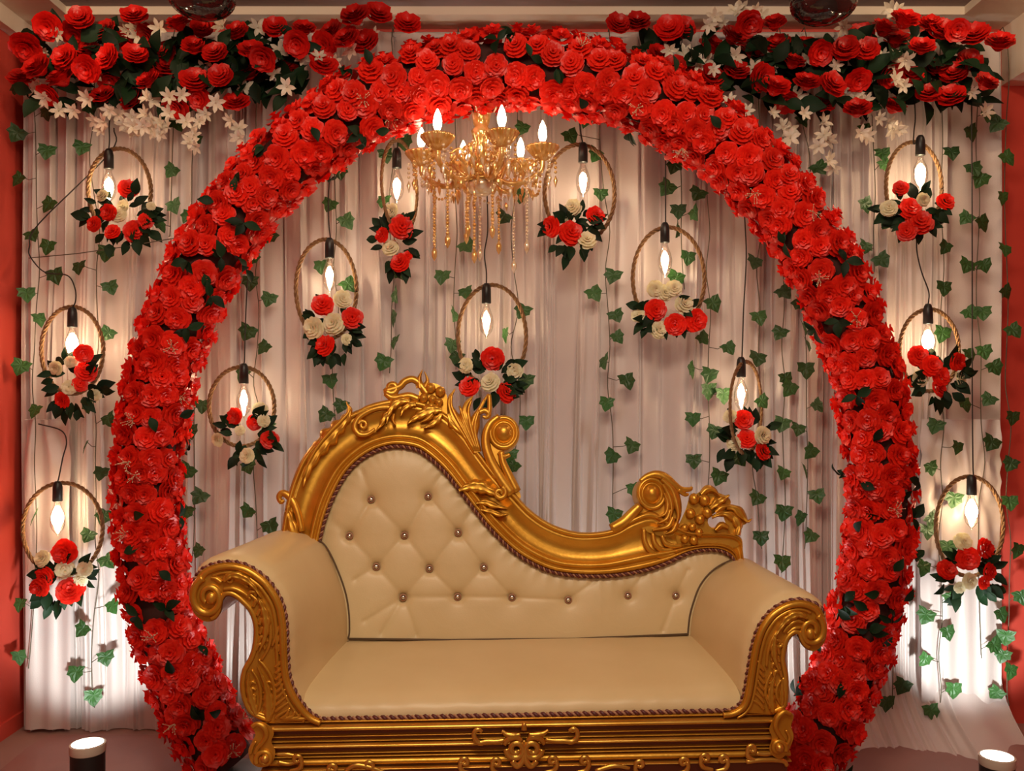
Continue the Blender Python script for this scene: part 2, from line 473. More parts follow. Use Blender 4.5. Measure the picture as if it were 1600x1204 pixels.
curtain(302, 616, 'white pleated curtain panel left of the chandelier inside the arch', 5.1)
curtain(612, 934, 'white pleated curtain panel behind the chandelier', 9.7)
curtain(930, 1306, 'white pleated curtain panel inside the right half of the arch', 14.2, flow=.2)
curtain(1302, 1562, 'white pleated curtain panel at the right end outside the arch', 21.6, flow=.28)

def gathered(pinch, corners, label, sd):
    """small extra drape whose folds run to a pinched point"""
    (pxp, pyp) = pinch; rows = []
    Y = YC - 0.034
    (xa, xb, yt, yb) = corners
    for i in range(36):
        py = yt + (yb - yt) * i / 35; row = []
        for j in range(49):
            px = xa + (xb - xa) * j / 48
            dx, dy = px - pxp, (py - pyp)
            dist = math.hypot(dx, dy) + 1e-3
            ang = math.atan2(dx, abs(dy) + 14)
            amp = 0.014 * min(1, dist / 30) * math.exp(-dist / 330)
            d = amp * math.sin(ang * 15 + sd) + 0.006 * math.sin(px * .21 + sd)
            p = W(px, py, Y); row.append((p.x, Y + d - .01, max(p.z, .005)))
        rows.append(row)
    mb = MB(); mb.grid(rows)
    mb.tube(rows[0], 0.002, 5)
    o = mb.build('gathered_drape', M['curtain'])
    return tag(o, label, 'drape', 'pinned drapes at the curtain ends')
gathered((60, 640), (42, 112, 655, 1138), 'narrow white drape pinned below a star shaped leaf at far left', .4)
gathered((1516, 742), (1438, 1562, 655, 1138), 'white drape with a straight top hem behind the lowest right hoop', 1.9)

# horizontal pole that carries curtain and garlands, on two posts
mb = MB(); mb.tube([(-2.13, 4.098, 3.12), (0, 4.098, 3.12), (2.13, 4.098, 3.12)], 0.012, 10)
root = empty('backdrop_stand', (0, 4.098, 0))
o = mb.build('crossbar', M['steel'], root); o.location = (0, -4.098, 0)
for x in (-2.12, 2.12):
    mb = MB(); mb.tube([(x, 0, 0), (x, 0, 1.5), (x, 0, 3.12)], 0.012, 10)
    mb.build('post', M['steel'], root)
tag(root, 'thin grey metal stand that holds up the curtain', 'stand')

# ================================================================ the rose arch
AY = 3.52
AC = W(803, 772, AY); ARX = 573 * AY / F; ARY = 664 * AY / F
def arch_pt(a):      # a: angle from +x
    return Vector((AC.x + ARX * math.cos(a), AY, AC.z + ARY * math.sin(a)))
def arch_frame(a):
    t = Vector((-ARX * math.sin(a), 0, ARY * math.cos(a))).normalized()
    n = Vector((t.z, 0, -t.x))          # outward in plane
    return t, n
A0 = -math.asin(min(1, (AC.z - 0.06) / ARY)); A1 = PI - A0
root = empty('rose_arch', (AC.x, AY, 0))
off = Vector((AC.x, AY, 0))
tag(root, 'large round arch covered all over in red roses behind the sofa', 'arch')
mb = MB()
ang = [A0 + (A1 - A0) * i / 120 for i in range(121)]
mb.tube([arch_pt(a) - off for a in ang], 0.098, 12, ref=(0, 1, 0))
mb.build('hoop_core', M['core'], root)
for a in (A0, A1):
    p = arch_pt(a) - off
    mb = MB(); mb.lathe([(0, .03), (.13, .03), (.15, .02), (.155, .0), (0, 0)], 24, Matrix.Translation((p.x, 0, 0)))
    mb.build('foot_ring', M['steel'], root)
# arc length table
L = [0.0]
fine = [A0 + (A1 - A0) * i / 800 for i in range(801)]
for a, b in zip(fine, fine[1:]): L.append(L[-1] + (arch_pt(b) - arch_pt(a)).length)
def ang_at(s):
    lo, hi = 0, 800
    while hi - lo > 1:
        m = (lo + hi) // 2
        if L[m] <= s: lo = m
        else: hi = m
    f = (s - L[lo]) / (L[hi] - L[lo] + 1e-9)
    return fine[lo] + (fine[hi] - fine[lo]) * f
rng = random.Random(3)
cand = []
STEP = 0.076; nb = 11
nrow = int(L[-1] / STEP)
for i in range(nrow + 1):
    for j in range(nb):
        th = 2*PI * (j + 0.5 * (i % 2)) / nb + rng.uniform(-.16, .16)
        s = min(L[-1], max(0, i * STEP + rng.uniform(-.02, .02)))
        a = ang_at(s); t, n = arch_frame(a)
        up = abs(n.z)
        rad = (0.110 + 0.022 * up) * rng.uniform(.94, 1.08)
        d = n * math.cos(th) - Vector((0, 1, 0)) * math.sin(th)       # th=90deg faces the camera
        p = arch_pt(a) + d * rad
        view = (Vector((0, 0, CZ)) - p).normalized()
        cand.append((d.dot(view), p, (d + t * rng.uniform(-.25, .25) + Vector((0, 0, -.05))).normalized(), rng.uniform(.048, .060), rng.random()))
cand.sort(key=lambda c: -c[0])
keep = [c for c in cand if c[0] > -0.1]
back = MB()
src = []
for me in ROSES_LOW:
    src.append(([v.co.copy() for v in me.vertices], [tuple(p.vertices) for p in me.polygons]))
# leaves and sprigs replace some roses on the front
front = 0
for k, (f, p, d, sc, rr) in enumerate(cand):
    if f > 0.1 and rr < 0.09:
        # dark leaf tuft in a gap between the roses
        for q in range(3):
            dd = (d + Vector((rng.uniform(-.7, .7), rng.uniform(-.3, .3), rng.uniform(-.7, .7)))).normalized()
            link('leaf', LEAF[q % 2], root, aim(p - off + d * .03, dd, rng.uniform(0, 6), rng.uniform(.05, .072)))
        continue
    if front < 300 and f > -0.2:
        front += 1
        link('rose', ROSES[int(rr * 97) % 5], root, aim(p - off, d, rr * 40, (sc, sc, sc * 1.05)))
        if f > 0.25 and rr > 0.93:
            link('filler_sprig', SPRIG[front % 2], root, aim(p - off + d * .02 + Vector((rng.uniform(-.03, .03), -.01, rng.uniform(-.03, .03))), d, rr * 99, .05))
        if f > 0.1 and 0.09 < rr < 0.18:
            link('leaf', LEAF[1], root, aim(p - off + d * .035, (d + Vector((rng.uniform(-.6, .6), 0, rng.uniform(-.6, .6)))), rng.uniform(0, 6), .06))
    else:
        vs, fs = src[k % 2]; mt = aim(p - off, d, rr * 40, sc)
        back.add([mt @ v for v in vs], fs)
o = back.build('rose_mass', M['red'], root); o['kind'] = 'stuff'

# ================================================================ garlands along the top
def garland(name, label, roses, lilies, boxes, nleaf, x_c, seed):
    rng = random.Random(seed)
    root = empty(name, W(x_c, 110, 3.88)); off = root.location.copy()
    tag(root, label, 'garland', 'flower garlands along the top of the backdrop')
    x0 = min(b[0] for b in boxes); x1 = max(b[1] for b in boxes)
    mb = MB()
    mb.tube([W(x, 105 + 8 * math.sin(x * .02), 3.9) - off for x in range(int(x0), int(x1) + 1, 20)], 0.028, 8)
    mb.build('stem_bundle', M['leaf_dark'], root)
    for (px, py) in roses:
        Y = rng.uniform(3.66, 3.84); p = W(px, py, Y) - off
        d = Vector((rng.uniform(-.45, .45), -.8, rng.choice((1, 1, 1, -1)) * rng.uniform(.2, 1.0)))
        sc = rng.uniform(.044, .054)
        link('rose', BUDS[rng.randrange(4)], root, aim(p - d.normalized() * .02, d, rng.uniform(0, 6), (sc * 1.25, sc * 1.25, sc * 1.4)))
    for (px, py) in lilies + [(a + 11, b + 7) for a, b in lilies[::3]]:
        Y = rng.uniform(3.70, 3.84); p = W(px + rng.uniform(-3, 3), py + rng.uniform(-3, 3), Y) - off
        d = Vector((rng.uniform(-.6, .6), -1, rng.uniform(-.9, .3)))
        link('lily', LILY[rng.randrange(3)], root, aim(p, d, rng.uniform(0, 6), rng.uniform(.032, .045)))
    for k in range(nleaf):
        b = boxes[k % len(boxes)]
        px, py = rng.uniform(b[0], b[1]), rng.uniform(b[2], b[3]); Y = rng.uniform(3.74, 3.93)
        d = Vector((rng.uniform(-.7, .7), -1, rng.uniform(-.3, .9)))
        link('leaf', LEAF[k % 2], root, aim(W(px, py, Y) - off, d, rng.uniform(0, 6.28), rng.uniform(.085, .13)))
    return root
LR_ = [(75,41),(125,28),(116,52),(164,48),(210,25),(40,72),(102,90),(140,78),(136,108),(169,90),(231,55),(212,85),(278,35),(316,42),(369,48),(302,72),(336,82),(392,78),(231,125),(264,108),(304,125),(345,118),(390,115),(36,122),(59,105),(95,122),(75,148),(160,148),(171,122),(206,155),(310,155),(369,160),(275,165),(430,42),(475,44),(464,68),(447,108),(517,48),(542,60),(507,70),(555,25),(590,22),(637,38),(572,67),(505,100),(410,90),(255,82),(190,68)]
LL_ = [(195,190),(207,180),(160,202),(150,185),(135,152),(57,130),(57,142),(92,172),(115,172),(172,172),(250,190),(260,200),(240,200),(265,150),(282,147),(295,135),(312,190),(305,212),(295,220),(337,160),(335,137),(322,107),(375,212),(370,200),(200,50),(250,45),(347,40),(57,75),(92,52),(152,117),(227,150),(385,140),(412,67),(440,80),(427,112),(472,92),(485,82),(550,77),(450,132),(512,90),(405,45),(586,57),(205,200),(225,195),(262,178),(282,185),(322,178),(360,190),(230,180),(212,45)]
RR_ = [(966,37),(995,35),(1045,45),(1069,43),(1112,72),(1146,57),(1170,37),(1179,80),(1051,105),(1072,120),(1109,120),(1151,110),(1189,120),(1210,35),(1215,69),(1257,72),(1282,82),(1321,78),(1355,77),(1345,55),(1382,44),(1400,62),(1414,31),(1455,37),(1470,47),(1441,72),(1496,47),(1522,55),(1562,66),(1515,95),(1490,115),(1486,150),(1541,128),(1450,146),(1422,117),(1390,117),(1342,125),(1340,170),(1397,165),(1300,132),(1287,162),(1261,128),(1229,160),(1212,136),(1462,105),(1240,95),(1030,85)]
RL_ = [(1082,92),(1045,82),(1070,87),(1102,97),(1132,90),(1152,87),(1117,27),(1147,20),(1162,12),(1180,17),(1110,37),(1177,105),(1195,100),(1137,155),(1165,175),(1035,72),(1107,142),(1202,97),(1392,12),(1380,85),(1372,97),(1392,92),(1405,95),(1417,92),(1350,97),(1307,107),(1260,95),(1237,147),(1257,175),(1285,190),(1285,212),(1282,230),(1292,250),(1335,147),(1350,155),(1362,172),(1375,187),(1395,200),(1405,202),(1342,205),(1430,60),(1422,75),(1400,127),(1520,147),(1540,175),(1312,140),(1317,42),(1207,175),(1220,197),(1237,212),(1300,262)]
garland('flower_garland', 'garland of red roses and white lilies along the top left corner', LR_, LL_, [(45,300,60,165),(250,480,58,150),(120,470,70,150)], 270, 250, 11)
garland('flower_garland', 'garland of red roses and white lilies along the top right corner', RR_, RL_, [(1000,1250,62,150),(1200,1545,60,165),(1180,1520,70,170)], 280, 1290, 12)

# ================================================================ ivy vines
IVYPTS = [(58,648),(29,144),(30,215),(74,242),(33,287),(140,175),(130,237),(272,274),(300,170),(275,200),(73,182),(305,225),(81,326),(48,375),(77,391),(84,436),(124,424),(41,465),(167,400),(170,455),(172,528),(59,505),(35,578),(270,328),(296,345),(245,358),(392,447),(390,524),(383,590),(394,410),(137,703),(160,745),(137,640),(168,662),(57,813),(141,843),(165,882),(165,812),(317,640),(297,680),(296,742),(316,782),(293,805),(387,735),(390,806),(313,867),(33,950),(28,1032),(174,953),(133,990),(164,1033),(120,1056),(146,1093),(530,273),(601,248),(631,227),(424,375),(518,327),(537,352),(502,422),(540,452),(422,473),(417,550),(508,567),(515,600),(625,433),(616,468),(617,502),(619,540),(602,571),(725,392),(692,438),(727,464),(711,500),(708,545),(790,347),(790,528),(601,321),(715,565),(422,672),(420,828),(535,640),(513,655),(888,219),(933,248),(818,207),(919,195),(1057,265),(1047,300),(815,310),(938,310),(1060,335),(1083,340),(960,437),(924,465),(960,500),(961,534),(944,571),(977,600),(1076,408),(1058,440),(1060,365),(1094,536),(1111,480),(1135,551),(1078,583),(1110,591),(1180,416),(1184,502),(1185,566),(1094,310),(820,492),(823,600),(949,636),(1083,660),(989,703),(960,720),(1084,725),(1125,750),(990,770),(961,810),(1107,615),(1118,680),(1186,785),(1189,845),(823,665),(797,715),(805,735),(1130,622),(1187,635),(1150,723),(1275,270),(1379,265),(1378,247),(1349,210),(1249,196),(1486,245),(1515,212),(1519,270),(1535,285),(1569,253),(1564,200),(1542,185),(1219,236),(1350,325),(1353,392),(1373,413),(1392,352),(1480,393),(1475,455),(1514,348),(1532,354),(1513,421),(1536,421),(1511,496),(1535,494),(1536,555),(1512,560),(1551,580),(1567,315),(1570,397),(1569,463),(1579,523),(1474,526),(1220,464),(1248,480),(1222,527),(1254,518),(1260,545),(1226,598),(1259,582),(1237,612),(1224,668),(1248,677),(1273,641),(1271,712),(1275,780),(1270,845),(1225,746),(1255,740),(1226,805),(1254,815),(1222,883),(1464,671),(1505,638),(1549,632),(1552,698),(1497,705),(1453,737),(1583,658),(1582,731),(1492,785),(1452,818),(1448,835),(1592,865),(1444,891),(1480,860),(1577,790),(1449,967),(1484,940),(1479,994),(1449,1037),(1490,1082),(1413,1077),(1386,1103),(1453,1116),(1562,966),(1572,1000),(1550,1015),(1580,1053),(1568,1030),(1561,1090),(1594,938),(1435,1160),(1398,1145)]
SIDE = {(59,505),(137,703),(617,502),(57,813),(28,1032),(616,468),(619,540),(711,500),(1083,340),(245,358),(1254,815),(1255,740),(1060,365),(1260,545),(1254,518),(944,571),(1078,583),(790,528)}
VX = [(57,'ivy vine hanging at the far left edge beside the red wall'),(148,'ivy vine hanging left of the arch through the left hoops'),(270,'short ivy vine hanging just outside the arch at upper left'),(303,'ivy vine half hidden behind the inner left edge of the arch'),
      (403,'ivy vine hanging beside the lowest hoop lamp left inside the arch'),(521,'ivy vine passing behind the twine hoop above the sofa back, left'),(613,'ivy vine hanging below the narrow hoop left of the chandelier'),(712,'ivy vine hanging left of the centre hoop below the chandelier'),
      (805,'ivy vine hanging right of the centre hoop beside the sofa boss'),(950,'ivy vine in the open stretch of curtain above the sofa dip'),(1063,'short ivy vine passing behind the hoop at right inside the arch'),(1106,'ivy vine reaching down to the grapes of the sofa back'),
      (1186,'sparse ivy vine just right of the narrow right hoop'),(1224,'ivy vine with evenly spaced leaves inside the right edge of the arch'),(1258,'ivy vine with folded leaves closest to the inner right of the arch'),(1365,'ivy vine hanging outside the arch at upper right'),
      (1395,'two leaved ivy end hanging low right of the arch foot'),(1470,'long ivy vine hanging between the arch and the right hoops'),(1530,'long ivy vine with paired leaves through the right hoops'),(1574,'ivy vine hanging at the far right edge over the red wall')]
groups = {x: [] for x, _ in VX}
for p in IVYPTS:
    best = min(groups, key=lambda x: abs(x - p[0]) + (200 if (x == 1395 and p[1] < 1000) or (x == 1395 and p[0] > 1430) else 0) + (200 if x == 1365 and p[1] > 500 else 0) + (60 if x == 1063 and p[1] > 450 else 0) + (60 if x == 1574 and p[0] < 1560 else 0) + (60 if x == 1106 and p[1] < 470 and p[0] < 1090 else 0) + (200 if x == 270 and p[1] > 400 else 0))
    groups[best].append(p)
rng = random.Random(21)
VY = 3.945
for vx, lab in VX:
    pts = sorted(groups[vx], key=lambda p: p[1])
    if not pts: continue
    top = 62 if vx not in (1395,) else 1040
    end = pts[-1][1] + 12
    root = empty('ivy_vine', W(vx, top, VY)); off = root.location.copy()
    tag(root, lab, 'vine', 'ivy vines hanging in front of the curtain')
    # stem follows the leaves loosely
    ctrl = [(vx + 3 * math.sin(vx), top)]
    y = top + 60
    while y < end:
        near = [p for p in pts if abs(p[1] - y) < 45]
        mx_ = sum(p[0] for p in near) / len(near) if near else vx
        ctrl.append((vx * .7 + mx_ * .3 + rng.uniform(-3, 3), y)); y += 60
    ctrl.append((ctrl[-1][0] + rng.uniform(-4, 4), end))
    path = spline([(a, b, 0) for a, b in ctrl], 5)
    mb = MB()
    stem = [W(p.x, p.y, VY + .02) - off for p in path]
    if top == 62:      # tied over the top hem of the curtain
        stem = [Vector((stem[0].x, 4.05 - off.y, 3.142 - off.z)), Vector((stem[0].x, 4.0 - off.y, 3.15 - off.z))] + stem
    mb.tube(stem, 0.0022, 5)
    for (px, py) in pts:
        q = min(path, key=lambda p: abs(p.y - (py - 4)))
        mb.tube([W(q.x, q.y, VY + .02) - off, W((q.x + px) / 2, py - 6, VY + .005) - off, W(px, py - 12, VY - .004) - off], 0.0017, 4)
    mb.build('stem', M['stem'], root)
    for (px, py) in pts:
        side = (px, py) in SIDE
        yaw = rng.choice((-1, 1)) * rng.uniform(1.0, 1.25) if side else rng.uniform(-.45, .45)
        d = Vector((math.sin(yaw), -math.cos(yaw), rng.uniform(-.15, .5)))
        sz = rng.uniform(.056, .070)
        link('leaf', IVY[rng.randrange(4)], root, aim(W(px, py - 13, VY - (.03 if side else .008)) - off, d, rng.uniform(-.7, .7), sz))

mb = MB(); mb.tube([W(45, 403, 3.90), W(120, 396, 3.89), W(190, 386, 3.87), W(278, 371, 3.70)], .0022, 5)
tag(mb.build('string', M['stem']), 'thin brown string stretched from the red wall to the arch', 'string')

# ================================================================ hoop lamps
HY = 3.86
def pendant(hc, rx, ry, bulb, cord, flowers, leaves, label, yaw=0.0, glow=1.0, sd=1):
    rng = random.Random(sd)
    root = empty('hoop_lamp', W(hc[0], hc[1] + ry, HY)); off = root.location.copy()
    tag(root, label, 'lamp', 'twine hoop lamps with roses')
    C = W(hc[0], hc[1], HY) - off; ax = rx * HY / F; az = ry * HY / F
    if yaw: ax = ax / math.cos(yaw)
    # three strand braid round the hoop
    mb = MB(); n = 120
    for st in range(3):
        path = []
        for i in range(n):
            a = 2*PI*i/n; tw = 2*PI*st/3 + a * 16
            e = 0.0055
            rr = e * math.cos(tw)
            p = Vector(((ax + rr) * math.cos(a) * math.cos(yaw), (ax + rr) * math.cos(a) * math.sin(yaw) + e * math.sin(tw), (az + rr) * math.sin(a)))
            path.append(C + p)
        mb.tube(path, 0.0048, 5, closed=True)
    mb.build('hoop', M['twine'], root)
    # bulb, socket, cord: the bulb hangs upright, its glow centred on `bulb`
    B = W(bulb[0], bulb[1], HY - .02) - off
    topz = B.z + 0.086
    mb = MB(); mb.lathe([(0, .085), (.010, .085), (.016, .076), (.0195, .06), (.0205, .0), (.017, -.002), (0, -.002)], 14, Matrix.Translation((B.x, B.y, topz - .005)))
    s_o = mb.build('socket', M['black'], root)
    mb = MB(); prof = [(.012, .078), (.013, .066), (.018, .052), (.027, .03), (.031, .005), (.030, -.02), (.024, -.04), (.012, -.055), (.004, -.062), (.003, -.068), (0, -.069)]
    mb.lathe(prof, 16, Matrix.Translation(B))
    b_o = mb.build('bulb', M['bulb_glass'], root)
    mb = MB(); mb.ball(B + Vector((0, 0, .008)), 0.0165 * glow ** 1.5, 8, 6, (1, 1, 1.7 if glow < 1.1 else 1.45))
    mb.build('filament', M['filament'], b_o)
    cp = [W(x, y, (HY - .02 + (HY + .03 - HY) * min(1, i)) ) - off for i, (x, y) in enumerate(cord)]
    cp = [Vector((B.x, B.y, topz + .078))] + cp
    mb = MB(); mb.tube(spline(cp, 6), 0.003, 5); mb.build('cord', M['cord'], root)
    for (px, py, kind, size) in flowers:
        Y = HY - rng.uniform(.03, .07); sc = size * .58 * Y / F
        d = Vector((rng.uniform(-.45, .45) + (px - hc[0]) * .012, -1, rng.uniform(-.3, .5)))
        me = ROSES[rng.randrange(5)] if kind == 'r' else CREAM[rng.randrange(3)]
        link('rose' if kind == 'r' else 'cream_rose', me, root, aim(W(px, py, Y) - off, d, rng.uniform(0, 6), sc))
    fx = sum(f[0] for f in flowers) / len(flowers); fy = sum(f[1] for f in flowers) / len(flowers)
    (lw_, lh_, ln_, ly_) = leaves
    for k in range(int(ln_ * 1.6)):
        a = rng.uniform(0, 2*PI); q = rng.uniform(.35, 1)
        px = fx + lw_ * math.cos(a) * q; py = fy + ly_ + lh_ * math.sin(a) * q
        d = Vector((rng.uniform(-.6, .6), -1, rng.uniform(-.4, .4)))
        roll = math.atan2(-(py - fy), px - fx) - PI/2 + rng.uniform(-.6, .6)
        link('leaf', LEAF[k % 2], root, aim(W(px, py, HY - rng.uniform(.01, .05)) - off, d, roll, rng.uniform(.05, .08)))
    return root
r, w = 'r', 'w'
pendant((187,298), 46, 66, (170,293), [(171,218),(171,190),(178,160),(186,130)], [(200,295,r,30),(170,332,r,26),(212,362,r,36),(185,335,w,24),(192,322,w,20),(147,350,r,24),(236,322,w,14),(160,305,w,20),(228,345,r,24),(176,362,r,24)], (52,44,34,10), 'round twine hoop lamp with red roses under the top left garland', .15, 1.15, 1)
pendant((113,547), 46, 68, (113,540), [(118,470),(117,450),(105,430),(70,425),(48,402),(46,385),(60,350),(172,238),(178,200)], [(131,552,r,28),(135,580,r,32),(87,575,w,22),(110,565,w,18),(97,625,r,26),(108,605,w,22),(148,617,w,20),(125,600,r,24)], (45,40,26,12), 'twine hoop lamp with roses outside the arch at mid left', .1, 1.35, 2)
pendant((98,826), 61, 72, (90,812), [(92,745),(98,715),(104,690),(95,672),(60,662)], [(101,862,r,38),(66,872,w,26),(102,890,w,28),(132,888,w,24),(70,900,r,30),(62,918,r,30),(110,922,r,40),(126,906,w,22)], (45,36,24,16), 'twine hoop lamp with roses lowest on the left beside the red wall', .05, 1.35, 3)
pendant((378,635), 48, 62, (381,628), [(382,560),(383,520),(386,450),(392,390)], [(367,650,r,26),(398,660,r,24),(340,687,w,22),(386,712,w,24),(406,640,w,24),(412,657,w,20),(421,687,r,28),(375,672,w,16)], (40,36,22,10), 'twine hoop lamp with roses lowest inside the left of the arch', .2, 1.0, 4)
pendant((510,452), 45, 78, (515,432), [(516,370),(514,350),(513,310),(516,270)], [(504,476,r,34),(535,467,w,28),(550,497,r,34),(490,512,w,34),(521,506,w,34),(508,540,r,32),(542,530,w,18)], (42,40,22,12), 'twine hoop lamp with two big cream roses at upper left in the arch', .25, 1.0, 5)
pendant((625,292), 22, 72, (620,292), [(620,235),(622,215),(610,205),(600,212),(586,228)], [(627,355,r,38),(610,387,w,26),(625,410,r,30),(597,367,r,24),(612,329,w,22),(636,400,r,16)], (30,44,20,6), 'narrow edge-on twine hoop lamp touching the left side of the chandelier', 1.12, 1.0, 6)
pendant((906,302), 55, 76, (911,283), [(911,225),(907,205),(905,180)], [(895,324,w,28),(931,337,r,30),(861,354,r,32),(892,364,r,38),(917,375,w,30),(880,340,w,16)], (42,36,24,16), 'twine hoop lamp with roses right of the chandelier', .1, 1.0, 7)
pendant((1045,435), 57, 80, (1039,408), [(1040,350),(1040,320),(1040,270),(1040,230)], [(1024,451,w,26),(1039,457,w,26),(1053,450,w,26),(1069,476,w,30),(1024,484,r,34),(997,492,w,22),(1087,500,r,36),(1055,507,r,34),(1030,515,w,28)], (50,26,20,10), 'twine hoop lamp crowned by four cream blossoms at right in the arch', .1, 1.0, 8)
pendant((769,525), 53, 80, (760,503), [(760,445),(760,425),(757,395),(762,360),(761,300)], [(770,560,r,36),(727,571,w,24),(766,597,w,30),(804,579,w,26),(733,604,r,32),(791,613,r,32)], (48,34,26,4), 'twine hoop lamp in the centre just above the sofa crest', .08, 1.0, 9)
pendant((1166,637), 35, 72, (1158,618), [(1159,560),(1160,540),(1162,480),(1166,400),(1163,330)], [(1162,655,r,30),(1167,685,r,30),(1141,650,w,22),(1192,680,w,28),(1147,692,w,24),(1192,705,r,28)], (38,34,22,10), 'slim twine hoop lamp lowest inside the right of the arch', .85, 1.0, 10)
pendant((1428,292), 46, 70, (1438,272), [(1428,225),(1428,205),(1430,180),(1426,120)], [(1422,327,r,36),(1437,347,r,40),(1417,361,r,30),(1389,325,w,26),(1442,312,w,22),(1477,315,r,28),(1407,294,r,24)], (46,34,26,6), 'twine hoop lamp with roses under the top right garland', .12, 1.25, 11)
pendant((1452,547), 48, 64, (1450,535), [(1451,470),(1451,455),(1440,425),(1433,395),(1432,370)], [(1435,556,r,32),(1455,571,r,34),(1470,588,r,30),(1496,565,r,28),(1437,592,w,26),(1500,592,w,24),(1467,607,r,26)], (46,34,26,8), 'twine hoop lamp with roses outside the arch at mid right', .08, 1.35, 12)
pendant((1515,822), 55, 78, (1518,802), [(1521,745),(1520,720),(1519,600),(1519,400),(1518,150)], [(1505,846,w,28),(1539,856,r,32),(1511,872,r,36),(1480,890,r,30),(1545,893,r,28),(1515,908,w,26),(1537,910,r,20),(1500,918,w,18)], (48,32,26,14), 'twine hoop lamp with roses lowest on the right at the curtain end', .08, 1.35, 13)

# ================================================================ chandelier
def chandelier():
    CYc = 3.56
    P0 = W(752, 300, CYc)
    root = empty('chandelier', P0); s = CYc / F
    tag(root, 'amber crystal chandelier with glowing candle bulbs hanging below the arch', 'chandelier')
    pz = lambda py: -(py - 300) * s
    mb = MB()
    prof = [(3, 120), (3, 150), (6, 160), (10, 168), (14, 178), (12, 192), (10, 198), (15, 204), (13, 214), (9, 224), (12, 236), (10, 244), (16, 256), (20, 268), (14, 276), (10, 284)]
    mb.lathe([(r_ * s, pz(y)) for r_, y in prof], 16, rib=.06, ribn=8); mb.build('centre_stem', M['amber'], root)
    mb = MB(); mb.lathe([(0, pz(284)), (20*s, pz(284)), (22*s, pz(289)), (18*s, pz(300)), (8*s, pz(306)), (0, pz(307))], 24, rib=.05, ribn=12)
    d = mb.build('bottom_dish', M['crystal'], root)
    mb = MB(); mb.lathe([(0, pz(278)), (23*s, pz(278)), (23*s, pz(284)), (0, pz(284))], 24); mb.build('rim_band', M['brass'], d)
    # top crown of scroll leaves
    for k in range(6):
        a = 2*PI*k/6 + .3
        mb = MB(); dirv = Vector((math.cos(a), math.sin(a), 0))
        pts = [Vector((0, 0, pz(190))) + dirv * 8*s, Vector((0, 0, pz(172))) + dirv * 16*s, Vector((0, 0, pz(166))) + dirv * 26*s, Vector((0, 0, pz(174))) + dirv * 32*s, Vector((0, 0, pz(182))) + dirv * 27*s]
        mb.tube(spline(pts, 5), [3*s*(1 - .6*i/20) for i in range(21)], 6); mb.build('crown_scroll', M['crystal'], root)
    cup_me = None
    for k in range(6):
        a = R(10 + 60 * k); R_ = 0.246
        d = Vector((math.cos(a), -math.sin(a), 0))
        arm_pts = [d * 10*s + Vector((0, 0, pz(262))), d * 34*s + Vector((0, 0, pz(285))), d * 64*s + Vector((0, 0, pz(288))), d * (R_ - .01) + Vector((0, 0, pz(272))), d * R_ + Vector((0, 0, pz(254)))]
        mb = MB(); mb.tube(spline(arm_pts, 6), 4.2*s, 8)
        # scrolled glass leaf rising from the arm
        lp = [d * 30*s + Vector((0, 0, pz(284))), d * 40*s + Vector((0, 0, pz(262))), d * 56*s + Vector((0, 0, pz(254))), d * 64*s + Vector((0, 0, pz(264))), d * 56*s + Vector((0, 0, pz(270)))]
        arm = mb.build('arm', M['amber'], root)
        mb = MB(); mb.tube(spline(lp, 6), [3.6*s*(1 - .5*i/24) for i in range(25)], 6); mb.build('arm_scroll', M['amber'], arm)
        T = Matrix.Translation(d * R_)
        mb = MB(); prof = [(0, 256), (6, 255), (13, 250), (20, 242), (25, 235), (24, 233), (17, 240), (9, 247), (0, 249)]
        mb.lathe([(r_ * s, pz(y)) for r_, y in prof], 72, T, rib=.07, ribn=18); mb.build('cup', M['amber'], arm)
        mb = MB(); mb.lathe([(0, pz(249)), (5*s, pz(249)), (5*s, pz(226)), (0, pz(226))], 12, T); mb.build('candle_sleeve', M['white_plastic'], arm)
        mb = MB(); mb.lathe([(3.2*s, pz(227)), (6.2*s, pz(219)), (6.6*s, pz(212)), (4.6*s, pz(202)), (1.5*s, pz(195)), (0, pz(193))], 12, T)
        mb.build('candle_bulb', M['candle_glow'], arm)
        # crystals round the cup
        for q in range(6):
            b = 2*PI*q/6; c = d * R_ + Vector((math.cos(b), math.sin(b), 0)) * 20*s
            mb = MB()
            for i in range(4): mb.ball(c + Vector((0, 0, pz(252 + i * 7))), 2.6*s, 6, 4)
            mb.lathe([(0, pz(278)), (3.4*s, pz(286)), (0, pz(298))], 6, Matrix.Translation(c)); mb.build('crystal_drop', M['crystal'] if q % 2 else M['amber'], arm)
    # swags of beads between arms and centre
    for k in range(6):
        a0, a1 = R(10 + 60 * k), R(70 + 60 * k)
        mb = MB()
        for i in range(15):
            t = i / 14; a = a0 + (a1 - a0) * t; rr = 0.235
            p = Vector((math.cos(a) * rr, -math.sin(a) * rr, pz(258 + 40 * math.sin(PI * t))))
            mb.ball(p, 2.5*s, 6, 4)
        for i in range(12):
            t = i / 11; p = Vector((math.cos(a0), -math.sin(a0), 0)) * (0.03 + .2 * t); p.z = pz(215 + 30 * t + 22 * math.sin(PI * t))
            mb.ball(p, 2.3*s, 6, 4)
        mb.build('bead_swag', M['amber'] if k % 2 else M['crystal'], root)
    # faceted drops massed round the middle
    g = random.Random(5)
    dm = MB(); dm.lathe([(0, 1.0), (.5, .35), (.42, -.2), (0, -1.2)], 6); drop_me = [dm.mesh('crystal_drop', M['amber'], smooth=False)]
    dm = MB(); dm.lathe([(0, 1.0), (.5, .35), (.42, -.2), (0, -1.2)], 6); drop_me.append(dm.mesh('crystal_drop', M['crystal'], smooth=False))
